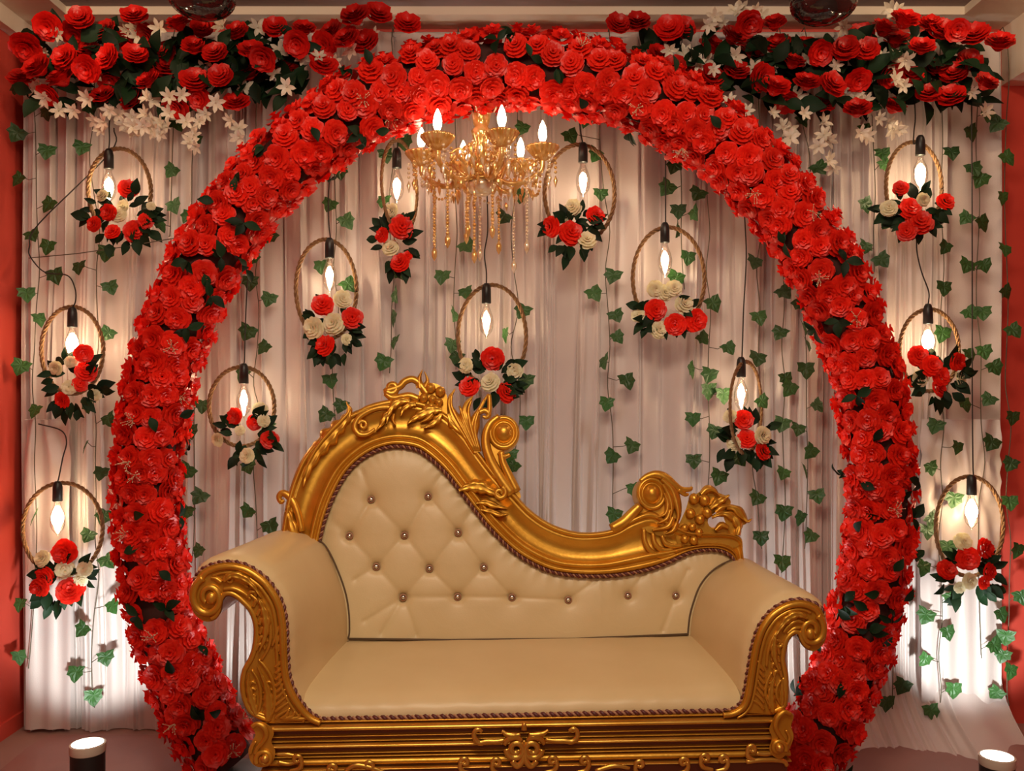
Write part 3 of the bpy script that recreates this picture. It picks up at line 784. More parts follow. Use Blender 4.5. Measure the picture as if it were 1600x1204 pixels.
    for k in range(110):
        a = g.uniform(0, 2*PI); rr = g.uniform(20, 88) * s; y = g.uniform(240, 300) + (12 if rr > 60*s else 0)
        link('crystal_drop', drop_me[0 if g.random() < .7 else 1], root, Matrix.Translation((rr*math.cos(a), rr*math.sin(a), pz(y))) @ Matrix.Rotation(g.uniform(0, 6), 4, 'Z') @ Matrix.Rotation(g.uniform(-.3, .3), 4, 'X') @ Matrix.Diagonal((6*s, 6*s, 7.5*s, 1)))
    for k in range(10):
        a = 2*PI*k/10; mb = MB()
        dv = Vector((math.cos(a), math.sin(a), 0)); rr = 1 + .35 * (k % 2)
        pts = [dv * 14*s + Vector((0, 0, pz(282))), dv * 30*s*rr + Vector((0, 0, pz(262))), dv * 34*s*rr + Vector((0, 0, pz(240))), dv * 24*s*rr + Vector((0, 0, pz(232))), dv * 22*s*rr + Vector((0, 0, pz(242)))]
        mb.tube(spline(pts, 5), [3.4*s*(1 - .5*i/20) for i in range(21)], 6); mb.build('glass_scroll', M['amber'], root)
    # long hanging bead strands; (px, top, bottom, forward offset)
    for (px, y0, y1, fy, fat) in ((677,296,398,.05,1.2),(704,303,392,-.16,1.0),(727,308,368,.1,1.0),(733,308,372,-.1,1.0),(742,308,408,-.05,1.0),(749,308,398,.06,.9),(770,308,372,-.08,1.1),(779,305,386,.08,1.0),(803,330,414,.12,.8),(823,300,392,-.03,.9)):
        mb = MB(); x = (px - 752) * s
        y = y0
        while y < y1 - 14:
            mb.ball((x + rng.uniform(-.001, .001), fy, pz(y)), rng.uniform(2.0, 3.0) * s * fat, 7, 5); y += 5.2
        mb.tube([(x, fy, pz(y0 - 34)), (x, fy, pz(y0)), (x, fy, pz(y1 - 14))], .0012, 4)
        mb.lathe([(0, pz(y1 - 18)), (4.5*s, pz(y1 - 8)), (3.8*s, pz(y1)), (0, pz(y1 + 7))], 6, Matrix.Translation((x, fy, 0)))
        mb.build('bead_strand', M['amber'] if fat > .95 else M['crystal'], root)
chandelier()

# ================================================================ floor uplights
def uplight(px, py, Y, tgt, label, power, size=70):
    P = W(px, py, Y); P0 = Vector((P.x, P.y, 0))
    root = empty('uplight', P0); tag(root, label, 'uplight', 'floor uplights')
    h = P.z; r_ = 26 * Y / F
    tl = Vector((0, 0, h))
    mb = MB(); mb.lathe([(0, .0), (r_ * .98, .0), (r_ * .98, h - .03), (0, h - .03)], 28); mb.build('housing', M['black'], root, sharp=40)
    mb = MB(); mb.lathe([(r_ * .98, h - .034), (r_ * 1.02, h - .03), (r_ * 1.02, h - .002), (r_ * .9, h), (r_ * .9, h - .01)], 28); mb.build('rim', M['lamp_ring'], root, sharp=40)
    mb = MB(); mb.lathe([(0, h - .003), (r_ * .91, h - .006)], 28); mb.build('lens', M['lamp_disc'], root)
    l = bpy.data.lights.new('uplight_beam', 'SPOT'); l.energy = power; l.spot_size = R(size); l.spot_blend = .55; l.shadow_soft_size = .04; l.color = (.93, 1.0, .95)
    o = bpy.data.objects.new('uplight_beam', l); COL.objects.link(o); o.parent = root
    o.location = (0, 0, h + .06)
    o.rotation_euler = (Vector(tgt) - (P0 + o.location)).to_track_quat('-Z', 'Y').to_euler()
uplight(137, 1160, 3.3, (-1.86, 4.03, .46), 'black floor uplight with glowing white top at bottom left', 38, 60)
uplight(1558, 1180, 3.3, (2.04, 4.03, .46), 'black floor uplight with glowing white top at bottom right', 40, 56)
# two more stand behind the sofa
uplight(560, 1175, 3.72, (-.85, 4.03, .9), 'black floor uplight behind the left half of the sofa', 20, 130)
uplight(1075, 1180, 3.66, (.95, 4.03, .9), 'black floor uplight behind the right half of the sofa', 20, 130)

# ================================================================ ceiling domes
def dome(px, py, rpx, Y, label):
    P = W(px, py, Y); r_ = rpx * Y / F
    root = empty('ceiling_dome_lamp', P); tag(root, label, 'ceiling lamp', 'smoked glass ceiling lamps')
    mb = MB(); h = r_ * .62
    prof = []
    for i in range(25):
        t = i / 24 * PI / 2
        prof.append((r_ * math.sin(t) * (1 + .018 * math.cos(i * PI)), -h * math.cos(t)))
    prof += [(r_ * 1.02, .02), (r_ * .9, .06)]
    mb.lathe(prof, 40); mb.build('glass_dome', M['dark_glass'], root)
    zt = 3.226 - P.z
    mb = MB(); mb.lathe([(r_ * .92, .05), (r_ * .95, .075), (r_ * .5, .1), (.03, .13), (.03, zt), (0, zt)], 32); mb.build('canopy', M['steel'], root)
dome(315, -4, 51, 3.45, 'smoked glass dome lamp on the ceiling at upper left')
dome(1287, 5, 50, 3.45, 'smoked glass dome lamp on the ceiling at upper right')

# ================================================================ the sofa
SA = R(2.7); SO = Vector((0.0, 2.78, 0.0))
SU = Vector((math.cos(SA), math.sin(SA), 0)); SV = Vector((-math.sin(SA), math.cos(SA), 0))
def to_local(p):
    q = p - SO; return Vector((q.dot(SU), q.dot(SV), q.z))
def S(px, py, v):
    """point of the sofa (its own axes) seen at px, py on the upright plane at depth v"""
    o = Vector((0, 0, CZ)); d = Vector(((px - CX) / F, 1, -(py - CY) / F))
    t = (v + SO.dot(SV) - o.dot(SV)) / d.dot(SV)
    return to_local(o + d * t)
LEAN = R(10); BP = Vector((0, .68, .58)); BN = Vector((0, -math.cos(LEAN), math.sin(LEAN)))
def B(px, py, off):
    o = to_local(Vector((0, 0, CZ))); dw = Vector(((px - CX) / F, 1, -(py - CY) / F)); d = Vector((dw.dot(SU), dw.dot(SV), dw.z))
    t = (off - (o - BP).dot(BN)) / d.dot(BN)
    return o + d * t
KB = 3.48 / F; KF = 2.78 / F          # metres per px at the back and at the front of the sofa
sofa = empty('sofa', SO, SA)
tag(sofa, 'cream leather wedding sofa in a carved gold frame with a high curved back', 'sofa')

# ---------- carved relief helpers
def relief(mb, pts, wid, hgt=None, off=0.0, per=5, plane='B', v=-.02, n=8, taper=True):
    """raised rib along px points; wid list in px"""
    P = spline([(a, b, 0) for a, b in pts], per); k = len(P)
    ws = resample([(i, x, 0) for i, x in enumerate(wid)], k); ws = [q.y for q in ws]
    sc = KB if plane == 'B' else KF
    path = [(B(p.x, p.y, off) if plane == 'B' else S(p.x, p.y, v)) for p in P]
    ref = BN if plane == 'B' else Vector((0, -1, 0))
    mb.tube(path, [x * sc for x in ws], n, ref=ref, flat=(hgt or 0.8))
def curl(c, r0, r1, a0, turns, n=26, asp=1.0):
    """px spiral points"""
    return [(c[0] + (r0 + (r1 - r0) * i / (n - 1)) * math.cos(a0 + turns * 2*PI * i / (n - 1)), c[1] + asp * (r0 + (r1 - r0) * i / (n - 1)) * math.sin(a0 + turns * 2*PI * i / (n - 1))) for i in range(n)]

def rope(path, r_, parent, pitch=0.03):
    """two twisted strands"""
    n = max(40, int(sum((Vector(b) - Vector(a)).length for a, b in zip(path, path[1:])) / 0.004))
    P = resample(path, n); step = (P[1] - P[0]).length
    mb = MB()
    for st in range(2):
        mb.cur = st; out = []
        for i in range(n):
            t = (P[min(i+1, n-1)] - P[max(i-1, 0)]).normalized()
            u = Vector((0, -1, 0)) - t * Vector((0, -1, 0)).dot(t); u = u.normalized() if u.length > 1e-6 else Vector((0, 0, 1))
            w_ = t.cross(u); a = 2*PI * i * step / pitch + st * PI
            out.append(P[i] + (u * math.cos(a) + w_ * math.sin(a)) * r_ * .55)
        mb.tube(out, r_ * (.72 if st == 0 else .5), 6)
    return mb.build('rope_trim', [M['rope_dark'], M['rope_light']], parent)

# ---------- outlines in photo pixels
LRP = [(503,1123),(491,1118),(480,1109),(466,1090),(456,1070),(451,1052),(449,1026),(448,1000),(447,975),(443,950),(436,932),(428,919),(418,906),(405,895),(389,885),(374,880),(358,878),(336,881),(316,890),(303,907)]
LOP = [(298,930),(300,951),(309,964),(323,971),(337,967),(345,955),(348,940),(353,931),(364,932),(377,942),(388,954),(395,970),(397,990),(394,1013),(388,1029),(379,1045),(375,1068),(378,1091),(388,1112),(402,1122),(420,1129)]
RRP = [(1130,1110),(1141,1109),(1151,1105),(1159,1096),(1164,1079),(1168,1056),(1172,1031),(1176,1009),(1183,986),(1191,971),(1202,957),(1217,946),(1233,939),(1251,937),(1268,941),(1281,949),(1288,961)]
ROP = [(1292,979),(1291,995),(1284,1009),(1271,1017),(1257,1011),(1250,1001),(1246,991),(1240,992),(1233,1000),(1229,1013),(1227,1031),(1231,1052),(1232,1074),(1231,1095),(1226,1107),(1208,1116)]
def sm(pts, per=4): return [(p.x, p.y) for p in spline([(a, b, 0) for a, b in pts], per)]

# ---------- arm upholstery: loft from the front outline to the line where it meets the back
def arm(rp, op, back_px, side):
    up = sm(rp, 3); lo = sm(op, 2)
    # full front loop: rope side first (seat -> apex -> outside), then the outer/under side
    loop = up + lo
    apex_i = min(range(len(up)), key=lambda i: up[i][1])
    fr = [S(x, y, 0.012) for x, y in loop]
    inner = resample([B(x, y, 0.005) for x, y in sm(back_px, 5)], apex_i + 1)   # back curve from seat level to apex
    dvec = inner[-1] - fr[apex_i]
    bk = []
    for i, p in enumerate(fr):
        bk.append(inner[i] if i <= apex_i else Vector((p.x + dvec.x * .6 + dvec.x * .4 * max(0, 1 - (i - apex_i) / 12), inner[-1].y, p.z + dvec.z)))
    n = len(fr)
    # outward normals of the front loop
    nr = []
    cx_ = sum(p.x for p in fr) / n
    for i in range(n):
        t = fr[(i+1) % n] - fr[i-1]; q = Vector((t.z, 0, -t.x)).normalized()
        nr.append(q)
    area_ = sum(fr[i].x * fr[(i+1) % n].z - fr[(i+1) % n].x * fr[i].z for i in range(n))
    sg = 1 if area_ > 0 else -1
    rows = []
    lu = len(up)
    for v, e in ((0, -.006), (.012, .006), (.03, .015), (.055, .020), (.10, .021), (.2, .019), (.35, .015), (.5, .011), (.7, .006), (.86, .002), (1, 0)):
        row = []
        for i in range(n):
            k = min(1.0, max(0.0, (i - .12 * apex_i) / (.4 * apex_i))) if i < lu - 4 else max(-.25, 1 - (i - lu + 4) / 10)
            pucker = 0.0
            if e > 0 and v < .12 and i < lu: pucker = -.0035 * max(0, math.sin(i * 1.9)) ** 3 * (1 - v / .12)
            p = fr[i].lerp(bk[i], v) + nr[i] * sg * (e * k + pucker)
            row.append(p)
        rows.append(row)
    mb = MB(); mb.grid(rows, close_u=True)
    return mb.build('arm_cushion' , M['leather'], sofa)
arm(LRP, LOP, [(520,1060),(545,1010),(546,985),(545,955),(539,922),(525,884),(511,856),(499,843),(474,832),(450,827)], -1)
arm(RRP, ROP, [(1098,1060),(1075,1005),(1075,988),(1078,961),(1085,936),(1093,916),(1106,898),(1123,884),(1143,874),(1160,871)], 1)

# ---------- dark welt where the arms meet the back
for px in ([(544,998),(546,985),(545,955),(539,922),(525,884),(511,856),(499,843)], [(1075,992),(1075,988),(1078,961),(1085,936),(1093,916),(1106,898),(1123,884),(1143,874)]):
    mb = MB(); mb.tube([B(x, y, .036) for x, y in sm(px, 5)], .0035, 6); mb.build('arm_seam', M['seam'], sofa)
# ---------- seat cushion
zl = S(520, 1122, 0).z; zr = S(1138, 1109, 0).z
ul = S(470, 1100, 0).x; ur = S(1160, 1095, 0).x
rows = []
for v, e in ((.004, -.02), (.0, .0), (.004, .018), (.016, .034), (.036, .047), (.07, .056), (.13, .061), (.22, .064), (.35, .066), (.5, .066), (.62, .064), (.66, .058), (.675, .04), (.68, .0)):
    row = []
    for i in range(61):
        t = i / 60; u = ul + (ur - ul) * t
        z = zl + (zr - zl) * t + e
        wr = .0025 * noise.noise(Vector((u * 9, v * 3, 1))) + .002 * math.sin(u * 60 + 4 * noise.noise(Vector((u * 4, 0, 0)))) * math.exp(-((v - .02) / .03) ** 2)
        row.append((u, v, z + wr))
    rows.append(row)
mb = MB(); mb.grid(rows); mb.build('seat_cushion', M['leather'], sofa)
mb = MB(); mb.tube([B(545, 998, .037), B(700, 1000, .038), B(900, 998, .038), B(1074, 991, .037)], .0055, 6); mb.build('seat_seam', M['seam'], sofa)
def H(px, py, z):
    o = to_local(Vector((0, 0, CZ))); dw = Vector(((px - CX) / F, 1, -(py - CY) / F)); d = Vector((dw.dot(SU), dw.dot(SV), dw.z))
    return o + d * ((z - o.z) / d.z)
for px in ([(545,1000),(528,1015),(510,1033),(492,1054),(476,1077)], [(1075,993),(1096,1010),(1118,1030),(1140,1052),(1157,1074)]):
    mb = MB(); mb.tube([H(x, y, zl + .062 - .006 * (i / 4) ** 3) for i, (x, y) in enumerate(sm(px, 4)[::4])], .0035, 6); mb.build('arm_seam', M['seam'], sofa)
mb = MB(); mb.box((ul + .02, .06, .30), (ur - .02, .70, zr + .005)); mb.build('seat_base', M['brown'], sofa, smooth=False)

# ---------- back frame outlines
PAIRS = [((497,880),(434,875)),((498,860),(437,850)),((500,840),(440,826)),((509,805),(447,785)),((522,772),(457,750)),((540,740),(472,716)),((562,717),(494,688)),((590,701),(530,655)),((620,695),(582,632)),((650,700),(645,624)),((670,712),(688,640)),((695,735),(722,668)),((717,762),(748,704)),((740,792),(774,738)),((767,825),(799,764)),((800,857),(829,796)),((828,876),(862,818)),((862,891),(900,830)),((900,897),(937,830)),((940,898),(968,822)),((975,895),(992,806)),((1015,887),(1018,798)),((1045,876),(1046,814)),((1075,862),(1076,830)),((1100,857),(1106,832)),((1125,858),(1140,833)),((1145,869),(1158,840)),((1153,890),(1161,862)),((1156,910),(1164,890))]
INN = spline([(a[0], a[1], 0) for a, b in PAIRS], 6); OUT = spline([(b[0], b[1], 0) for a, b in PAIRS], 6)
PROF = [(0, -.05), (0, .02), (.03, .038), (.07, .044), (.11, .040), (.135, .030), (.15, .030), (.175, .044), (.215, .050), (.255, .044), (.28, .030), (.31, .024), (.42, .016), (.55, .014), (.68, .020), (.78, .031), (.84, .036), (.86, .032), (.88, .042), (.93, .052), (.97, .046), (1.0, .028), (1.0, -.05)]
rows = []
for a, b in zip(INN, OUT):
    rows.append([B(a.x + (b.x - a.x) * s_, a.y + (b.y - a.y) * s_, o_) for s_, o_ in PROF])
mb = MB(); mb.grid(rows, close_u=True); back_frame = mb.build('back_frame', M['gold'], sofa)
rope([B(p.x, p.y + 2, .030) for p in INN[8:-6]], .0075, sofa, .024)

# ---------- tufted backrest
BTN = [(580,780),(669,775),(546,837),(632,836),(716,832),(588,885),(671,888),(756,886),(630,933),(715,932),(800,933),(888,937),(981,930),(1056,930)]
CR = [((580,780),(546,837)),((580,780),(632,836)),((669,775),(632,836)),((669,775),(716,832)),((546,837),(588,885)),((632,836),(588,885)),((632,836),(671,888)),((716,832),(671,888)),((716,832),(756,886)),((588,885),(630,933)),((671,888),(630,933)),((671,888),(715,932)),((756,886),(715,932)),((756,886),(800,933)),((630,933),(715,932)),((715,932),(800,933)),((800,933),(888,937)),((888,937),(960,885)),((981,930),(1010,890)),((546,837),(515,810)),((580,780),(565,735)),((669,775),(690,740)),((630,933),(596,990)),((630,933),(570,970)),((1056,930),(1035,985)),((716,832),(735,800)),((588,885),(555,905)),((630,933),(650,992)),((1056,930),(1075,890))]
TOPX = [p for p in INN if p.x > 497]
def ytop(x):
    if x <= TOPX[0].x: return TOPX[0].y
    for a, b in zip(TOPX, TOPX[1:]):
        if a.x <= x <= b.x and b.x > a.x: return a.y + (b.y - a.y) * (x - a.x) / (b.x - a.x)
    return TOPX[-1].y
def seg_d(p, a, b):
    ax, ay = a; bx, by = b; dx, dy = bx - ax, by - ay
    t = max(0, min(1, ((p[0]-ax)*dx + (p[1]-ay)*dy) / (dx*dx + dy*dy)))
    return math.hypot(p[0] - ax - t*dx, p[1] - ay - t*dy), t
xs = [496 + 2.6 * i for i in range(254)]
NR = 110
cushion = []
def tuft(x, y, yt):
    # distance to the frame edge
    de = min(min(math.hypot(x - p.x, y - p.y) for p in TOPX[::3]), 60)
    h = .030 * (1 - math.exp(-de / 18.0)) + 0.006
    for b in BTN:
        dx, dy = x - b[0], y - b[1]; d2 = dx*dx + dy*dy
        if d2 < 2500: h -= .014 * math.exp(-d2 / 90.0) + .010 * math.exp(-d2 / 700.0)
    for a, b in CR:
        if abs(x - (a[0]+b[0])/2) > 60 or abs(y - (a[1]+b[1])/2) > 60: continue
        d, t = seg_d((x, y), a, b)
        if d < 14: h -= .0048 * math.exp(-(d / 3.0) ** 2) * (1 - .55 * math.sin(PI * t)) + .002 * math.exp(-(d / 8.0) ** 2)
    return h
for x in xs:
    yt = ytop(x); col = []
    for j in range(NR + 1):
        t = j / NR; y = 1012 + (yt - 1012) * t
        col.append(B(x, y, tuft(x, y, yt)))
    cushion.append(col)
mb = MB(); mb.grid(cushion); backrest = mb.build('backrest', M['leather'], sofa)
bm_ = MB(); bm_.ball((0, 0, 0), .009, 10, 6, (1, 1, .6)); bm_.cur = 1; bm_.lathe([(.009, -.003), (.0145, -.001), (.0150, .002), (.0105, .003)], 14)
btn_me = bm_.mesh('button', [M['button'], M['rope_light']])
for b in BTN:
    p = B(b[0], b[1], max(.002, tuft(b[0], b[1], 0)) + .012)
    link('button', btn_me, backrest, aim(p, BN, 0, 0.98))
# plain back panel behind the cushion
poly = [(p.x, p.y) for p in INN[::3]] + [(1150,1010),(1148,1100),(500,1100),(497,1010)]
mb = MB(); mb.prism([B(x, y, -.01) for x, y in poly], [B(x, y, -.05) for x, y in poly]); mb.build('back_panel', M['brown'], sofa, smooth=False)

# ---------- carving on the back frame
def carve(name, ribs, off=.04, hgt=.8, fat=1.0):
    mb = MB()
    for pts, wid in ribs: relief(mb, pts, [x * fat for x in wid], hgt, off)
    return mb.build(name, M['gold'], back_frame)
def boss(cx_, cy_, r_, off=.04):
    mb = MB(); c = B(cx_, cy_, off); mt = aim(c, BN, 0, KB)
    mb.lathe([(r_, -34), (r_*1.0, -6), (r_*.97, 2), (r_*.86, 7), (r_*.74, 6), (r_*.66, 2), (r_*.60, 1), (r_*.55, 5), (r_*.46, 10), (r_*.3, 14), (r_*.12, 16), (0, 16)], 36, mt @ Matrix.Diagonal((1, 1.12, 1, 1)))
    return mb.build('scroll_boss', M['gold'], back_frame)
boss(787, 676, 26, .03); boss(1018, 771, 25, .03)
carve('scroll_neck', [([(800,772),(783,748),(768,722),(760,700),(759,680),(766,662),(780,650)], [9,9,8.5,8,7.5,7,5]), ([(808,768),(795,742),(786,722),(783,705)], [7,7,6,5]), ([(779,706),(787,713),(797,710)], [3.5,5,3])])
carve('scroll_neck', [([(955,826),(975,815),(990,800),(1000,790)], [8,9,9,7]), ([(1000,752),(1012,744),(1026,741),(1040,746),(1052,756),(1064,764),(1078,764),(1081,760)], [4,6,7,7.5,7,6,4,2]), ([(1060,764),(1070,772),(1076,772)], [5,4,2])])
def acanthus(mb, pts, wid, off=.05, lobes=0, depth=.34, hgt=.018, sides=(1, 1), plane='B', v=-.02, ridge=.3):
    """carved leaf: spine and half widths in px, scalloped edge, raised midrib, rim sunk into the ground behind it"""
    P = spline([(a, b, 0) for a, b in pts], 8); n = len(P)
    ws = [q.y for q in resample([(i, x, 0) for i, x in enumerate(wid)], n)]
    T = [-1, -.92, -.72, -.5, -.26, 0, .26, .5, .72, .92, 1]
    rows = []
    for i in range(n):
        a, b = P[max(i-1, 0)], P[min(i+1, n-1)]; t = (b - a).normalized(); nn = Vector((-t.y, t.x, 0)); s_ = i / (n - 1); row = []
        for k in T:
            sd_ = sides[0] if k < 0 else sides[1]
            ph = lobes * s_ * PI - abs(k) * 1.3
            sc_ = 1 - depth * (1 - abs(math.sin(ph))) * abs(k) if lobes else 1
            q = P[i] + nn * (k * ws[i] * sd_ * sc_)
            h = hgt * (1 - abs(k) ** 2.2) + (hgt * ridge * abs(math.sin(ph)) * min(1, abs(k) * 2) * (1 - k ** 4) if lobes else 0)
            h -= hgt * .25 * math.exp(-(abs(k) / .16) ** 2) if lobes else 0
            if abs(k) == 1: h = -.022
            row.append(B(q.x, q.y, off + h) if plane == 'B' else S(q.x, q.y, v - h))
        rows.append(row)
    mb.grid(rows)
def leaves(name, specs, parent=None, **kw):
    mb = MB()
    for sp in specs:
        d = dict(kw)
        if len(sp) > 2: d.update(sp[2])
        acanthus(mb, sp[0], sp[1], **d)
    return mb.build(name, M['gold'], parent or back_frame)
# necks of the two bosses stand on solid ground
def plate(px, o0, o1):
    q = sm(px + px[:1], 3)[:-1]
    mb = MB(); mb.prism([B(x, y, o1) for x, y in q], [B(x, y, o0) for x, y in q]); return mb.build('carved_plate', M['gold'], back_frame, smooth=True, sharp=50)
plate([(762,666),(756,690),(758,715),(768,740),(784,762),(802,778),(814,776),(804,752),(792,728),(786,708),(778,690)], -.04, .028)
plate([(985,812),(1000,792),(1022,772),(1040,752),(1052,764),(1060,790),(1060,822),(1048,838),(1015,832)], -.04, .026)
carve('crest_scroll', [(curl((612,606), 3, 9, 0.4, 1.35) + [(624,604),(632,596),(643,592),(652,596),(659,604),(668,616)], [3.4,3.6,4.2,5,5.6,6,6,5.6]), ([(602,614),(612,621),(626,620),(640,618),(655,624)], [4.5,5.5,6,6,6])], .036, .8)
leaves('crest_leaf', [([(656,606),(655,592),(660,577)], [6,6.5,.6]), ([(664,604),(668,594),(663,580)], [5,4.5,.6])], off=.03)
# leaf spray below the grapes
leaves('crest_leaf', [([(640,626),(626,626),(614,634),(607,648),(604,662)], [5,8,9,8,1], dict(lobes=4)), ([(650,632),(640,632),(630,640),(626,650)], [4,7,7,1], dict(lobes=3)),
    ([(612,640),(602,650),(596,662),(588,672)], [4,6,6,1], dict(lobes=3)), ([(616,646),(614,656),(618,664)], [3,4.5,1])], off=.046, hgt=.014)
leaves('crest_leaf', [([(690,640),(676,640),(660,646),(646,654),(636,662)], [6,11,12,9,1], dict(lobes=5)), ([(690,646),(682,656),(672,664),(662,668)], [5,8,8,1], dict(lobes=3)), ([(676,646),(668,654),(656,660)], [4,6,1])], off=.046, hgt=.015)
# tall fan of leaves
leaves('crest_fan', [([(744,706),(726,676),(708,648),(702,626),(711,607)], [6,9,10,10,1], dict(lobes=2)), ([(746,706),(733,674),(726,650),(728,632),(739,619)], [5,8,10,11,1], dict(lobes=2)),
    ([(748,706),(741,678),(743,654),(752,634),(763,615)], [5,7,8,9,1], dict(lobes=2)), ([(700,646),(708,662),(720,674),(734,690)], [5,9,8,1], dict(lobes=3))], off=.036, hgt=.016)
carve('crest_fan', [([(742,704),(722,668),(706,636),(706,616)], [2.6,3,3,1.6]), ([(745,704),(728,664),(718,634)], [2.2,2.6,1.8]), ([(747,704),(736,668),(732,642),(737,624)], [2.4,3,3,1.4]), ([(749,704),(742,672),(746,648),(757,624)], [2.4,3,3,1.4]), ([(748,644),(758,641),(764,647),(760,652),(754,650)], [4,4.6,4.4,3.4,2.4]), ([(764,616),(765,632),(764,648)], [3.4,4,3.6])], .050, .8)
# acanthus on the left shoulder
leaves('shoulder_leaf', [([(541,627),(546,640),(541,654),(528,668),(513,684),(499,702),(487,722),(478,744),(474,760)], [.8,9,14,17,17,16,14,10,1], dict(lobes=8, depth=.42))], off=.036, hgt=.020)
carve('shoulder_leaf', [([(542,630),(545,642),(534,656),(516,674),(499,694),(484,718),(473,746)], [1,3,3.4,3.4,3.2,2.8,1.4])], .056, .8)
carve('shoulder_scroll', [([(612,636),(592,637),(574,643),(560,653),(554,667),(561,678),(574,678),(586,670)], [4,4.6,4.8,4.8,4.8,4.6,4,2.6]), (curl((567,664), 7, 2.5, 3.4, 1.1), [3.4,3.2,3,2.6]), ([(556,648),(572,638),(592,632),(612,628)], [3.4,4.4,5,5])], .044)
carve('foot_scroll', [([(472,830),(466,804),(459,786),(450,774),(441,770),(436,776),(439,784),(444,781)], [5,6,6.4,6,5.4,4.8,3.8,2.8])], .034)
leaves('foot_scroll', [([(462,838),(454,812),(450,792),(456,778)], [10,11,8,1], dict(lobes=4))], off=.03)
# leaf clasp across the falling band
leaves('clasp_leaf', [([(717,766),(732,760),(750,760),(768,768),(784,776)], [3,12,14,12,2], dict(lobes=5)), ([(744,786),(758,784),(774,790),(792,794)], [2,8,8,1], dict(lobes=3)), ([(750,796),(766,798),(782,804),(794,802)], [2,6,6,1], dict(lobes=3))], off=.044, hgt=.016)
carve('clasp_scroll', [(curl((781,770), 10, 2.4, -1.2, 1.3), [4,3.8,3.4,2.6])], .054)
# wing of feathers beside the right boss
leaves('wing_leaf', [([(1034,748),(1050,764),(1058,786),(1060,806),(1054,826)], [4,7,8,7,1]), ([(1036,756),(1046,774),(1050,794),(1046,816)], [4,6,7,1]), ([(1038,770),(1044,786),(1040,802),(1026,808)], [3,5,6,1]),
    ([(1048,796),(1042,810),(1026,818)], [4,6,1]), ([(1052,808),(1044,822),(1020,828)], [5,7,2]), ([(1058,816),(1052,828),(1040,834)], [4,6,1])], off=.042, hgt=.018)
carve('wing_ring', [([(1006,826),(1008,846),(1018,862),(1036,868),(1056,864)], [3,4,4.4,4,3]), ([(1020,832),(1023,848),(1034,859),(1052,858)], [3,4.2,4.2,3]), ([(1034,836),(1040,848),(1052,853),(1066,852)], [3,4.4,4.2,3])], .036, .8)
# plates that carry the grapes and the right leaf
plate([(655,612),(664,600),(676,598),(690,604),(698,618),(700,640),(690,660),(664,650),(654,634)], -.04, .026)
plate([(1060,862),(1056,832),(1064,812),(1072,794),(1078,776),(1090,770),(1100,763),(1112,762),(1124,770),(1136,775),(1142,784),(1136,794),(1118,800),(1106,812),(1112,824),(1136,820),(1150,834),(1156,850),(1140,856),(1110,848),(1084,852)], -.04, .022)
plate([(1128,790),(1142,790),(1152,798),(1158,808),(1168,812),(1172,810),(1166,818),(1158,822),(1152,832),(1142,834),(1136,822),(1130,806)], -.035, .03)
gm = MB(); gm.ball((0, 0, 0), 1, 12, 8); grape_me = gm.mesh('grape', M['gold'])
for (gx, gy, gr) in ((672.5,606.5,8),(688,612,8),(662,622,7),(676,624,6.5),(686,629,6.5),(674,635,6.5),(1084.4,779,8),(1101,781,8.5),(1079,802,7.5),(1105,800.5,8),(1093.6,811,7.5),(1069.6,824.5,6),(1081.6,823,6),(1092,831.6,6.5),(1070,842,6),(1084,844,6.5)):
    link('grape', grape_me, back_frame, aim(B(gx, gy, .036), BN, 0, (gr * KB * 1.08, gr * KB * 1.18, gr * KB * 1.1)))
leaves('right_leaf', [([(1096,772),(1106,764),(1116,766),(1124,774)], [5,7,7,1]), ([(1110,794),(1122,784),(1132,778),(1140,773)], [5,10,9,1], dict(lobes=3)), ([(1118,800),(1130,792),(1142,790)], [4,7,1]),
    ([(1112,808),(1128,802),(1144,806),(1154,820),(1152,836)], [3,6,8,9,5], dict(lobes=4)), ([(1136,792),(1150,795),(1160,806),(1168,814),(1175,810)], [5,9,8,4,.6], dict(lobes=2)), ([(1118,828),(1128,820),(1138,824)], [4,6,3])], off=.038, hgt=.018)
# ---------- carved arm fronts
def armfront(rp, op, name):
    q = sm(rp, 4) + sm(op, 4)
    mb = MB()
    f0 = [S(x, y, -.018) for x, y in q]; f1 = [S(x, y, .05) for x, y in q]
    # chamfered rim: a slightly smaller face stands proud
    mb.prism(f0, f1)
    return mb.build(name, M['gold'], sofa, sharp=35)
lf = armfront(LRP, LOP, 'arm_front'); rf = armfront(RRP, ROP, 'arm_front')
def offset_px(pts, d):
    P = sm(pts, 4); out = []
    for i in range(len(P)):
        a, b = P[max(i-1, 0)], P[min(i+1, len(P)-1)]
        tx, ty = b[0]-a[0], b[1]-a[1]; l = math.hypot(tx, ty) or 1
        out.append((P[i][0] - ty/l*d, P[i][1] + tx/l*d))
    return out
def fcarve(name, ribs, parent, v=-.02, hgt=.8, m='gold'):
    mb = MB()
    for pts, wid in ribs: relief(mb, pts, [x * (1.35 if m == 'gold_rail' else 1) for x in wid], hgt, per=3 if len(pts) > 20 else 6, plane='S', v=v)
    return mb.build(name, M[m], parent)
fcarve('rim_rib', [(offset_px(LRP, -7)[::2], [4.5, 5, 5, 5, 4.5])], lf)
fcarve('rim_rib', [(offset_px(LRP, -16)[6:-6:2], [2, 3, 3, 3, 2])], lf)
fcarve('rim_rib', [(offset_px(LOP, -4)[14::2], [4, 4, 4, 4])], lf)
fcarve('volute', [(curl((326,933), 27, 7, -1.9, -1.35, 30, 1.2), [6,6,5.5,5,4])], lf, -.022, .9)
mb = MB(); mb.ball(S(330, 934, -.028), 8 * KF, 12, 8, (1, .8, 1.2)); mb.build('volute_eye', M['gold'], lf)
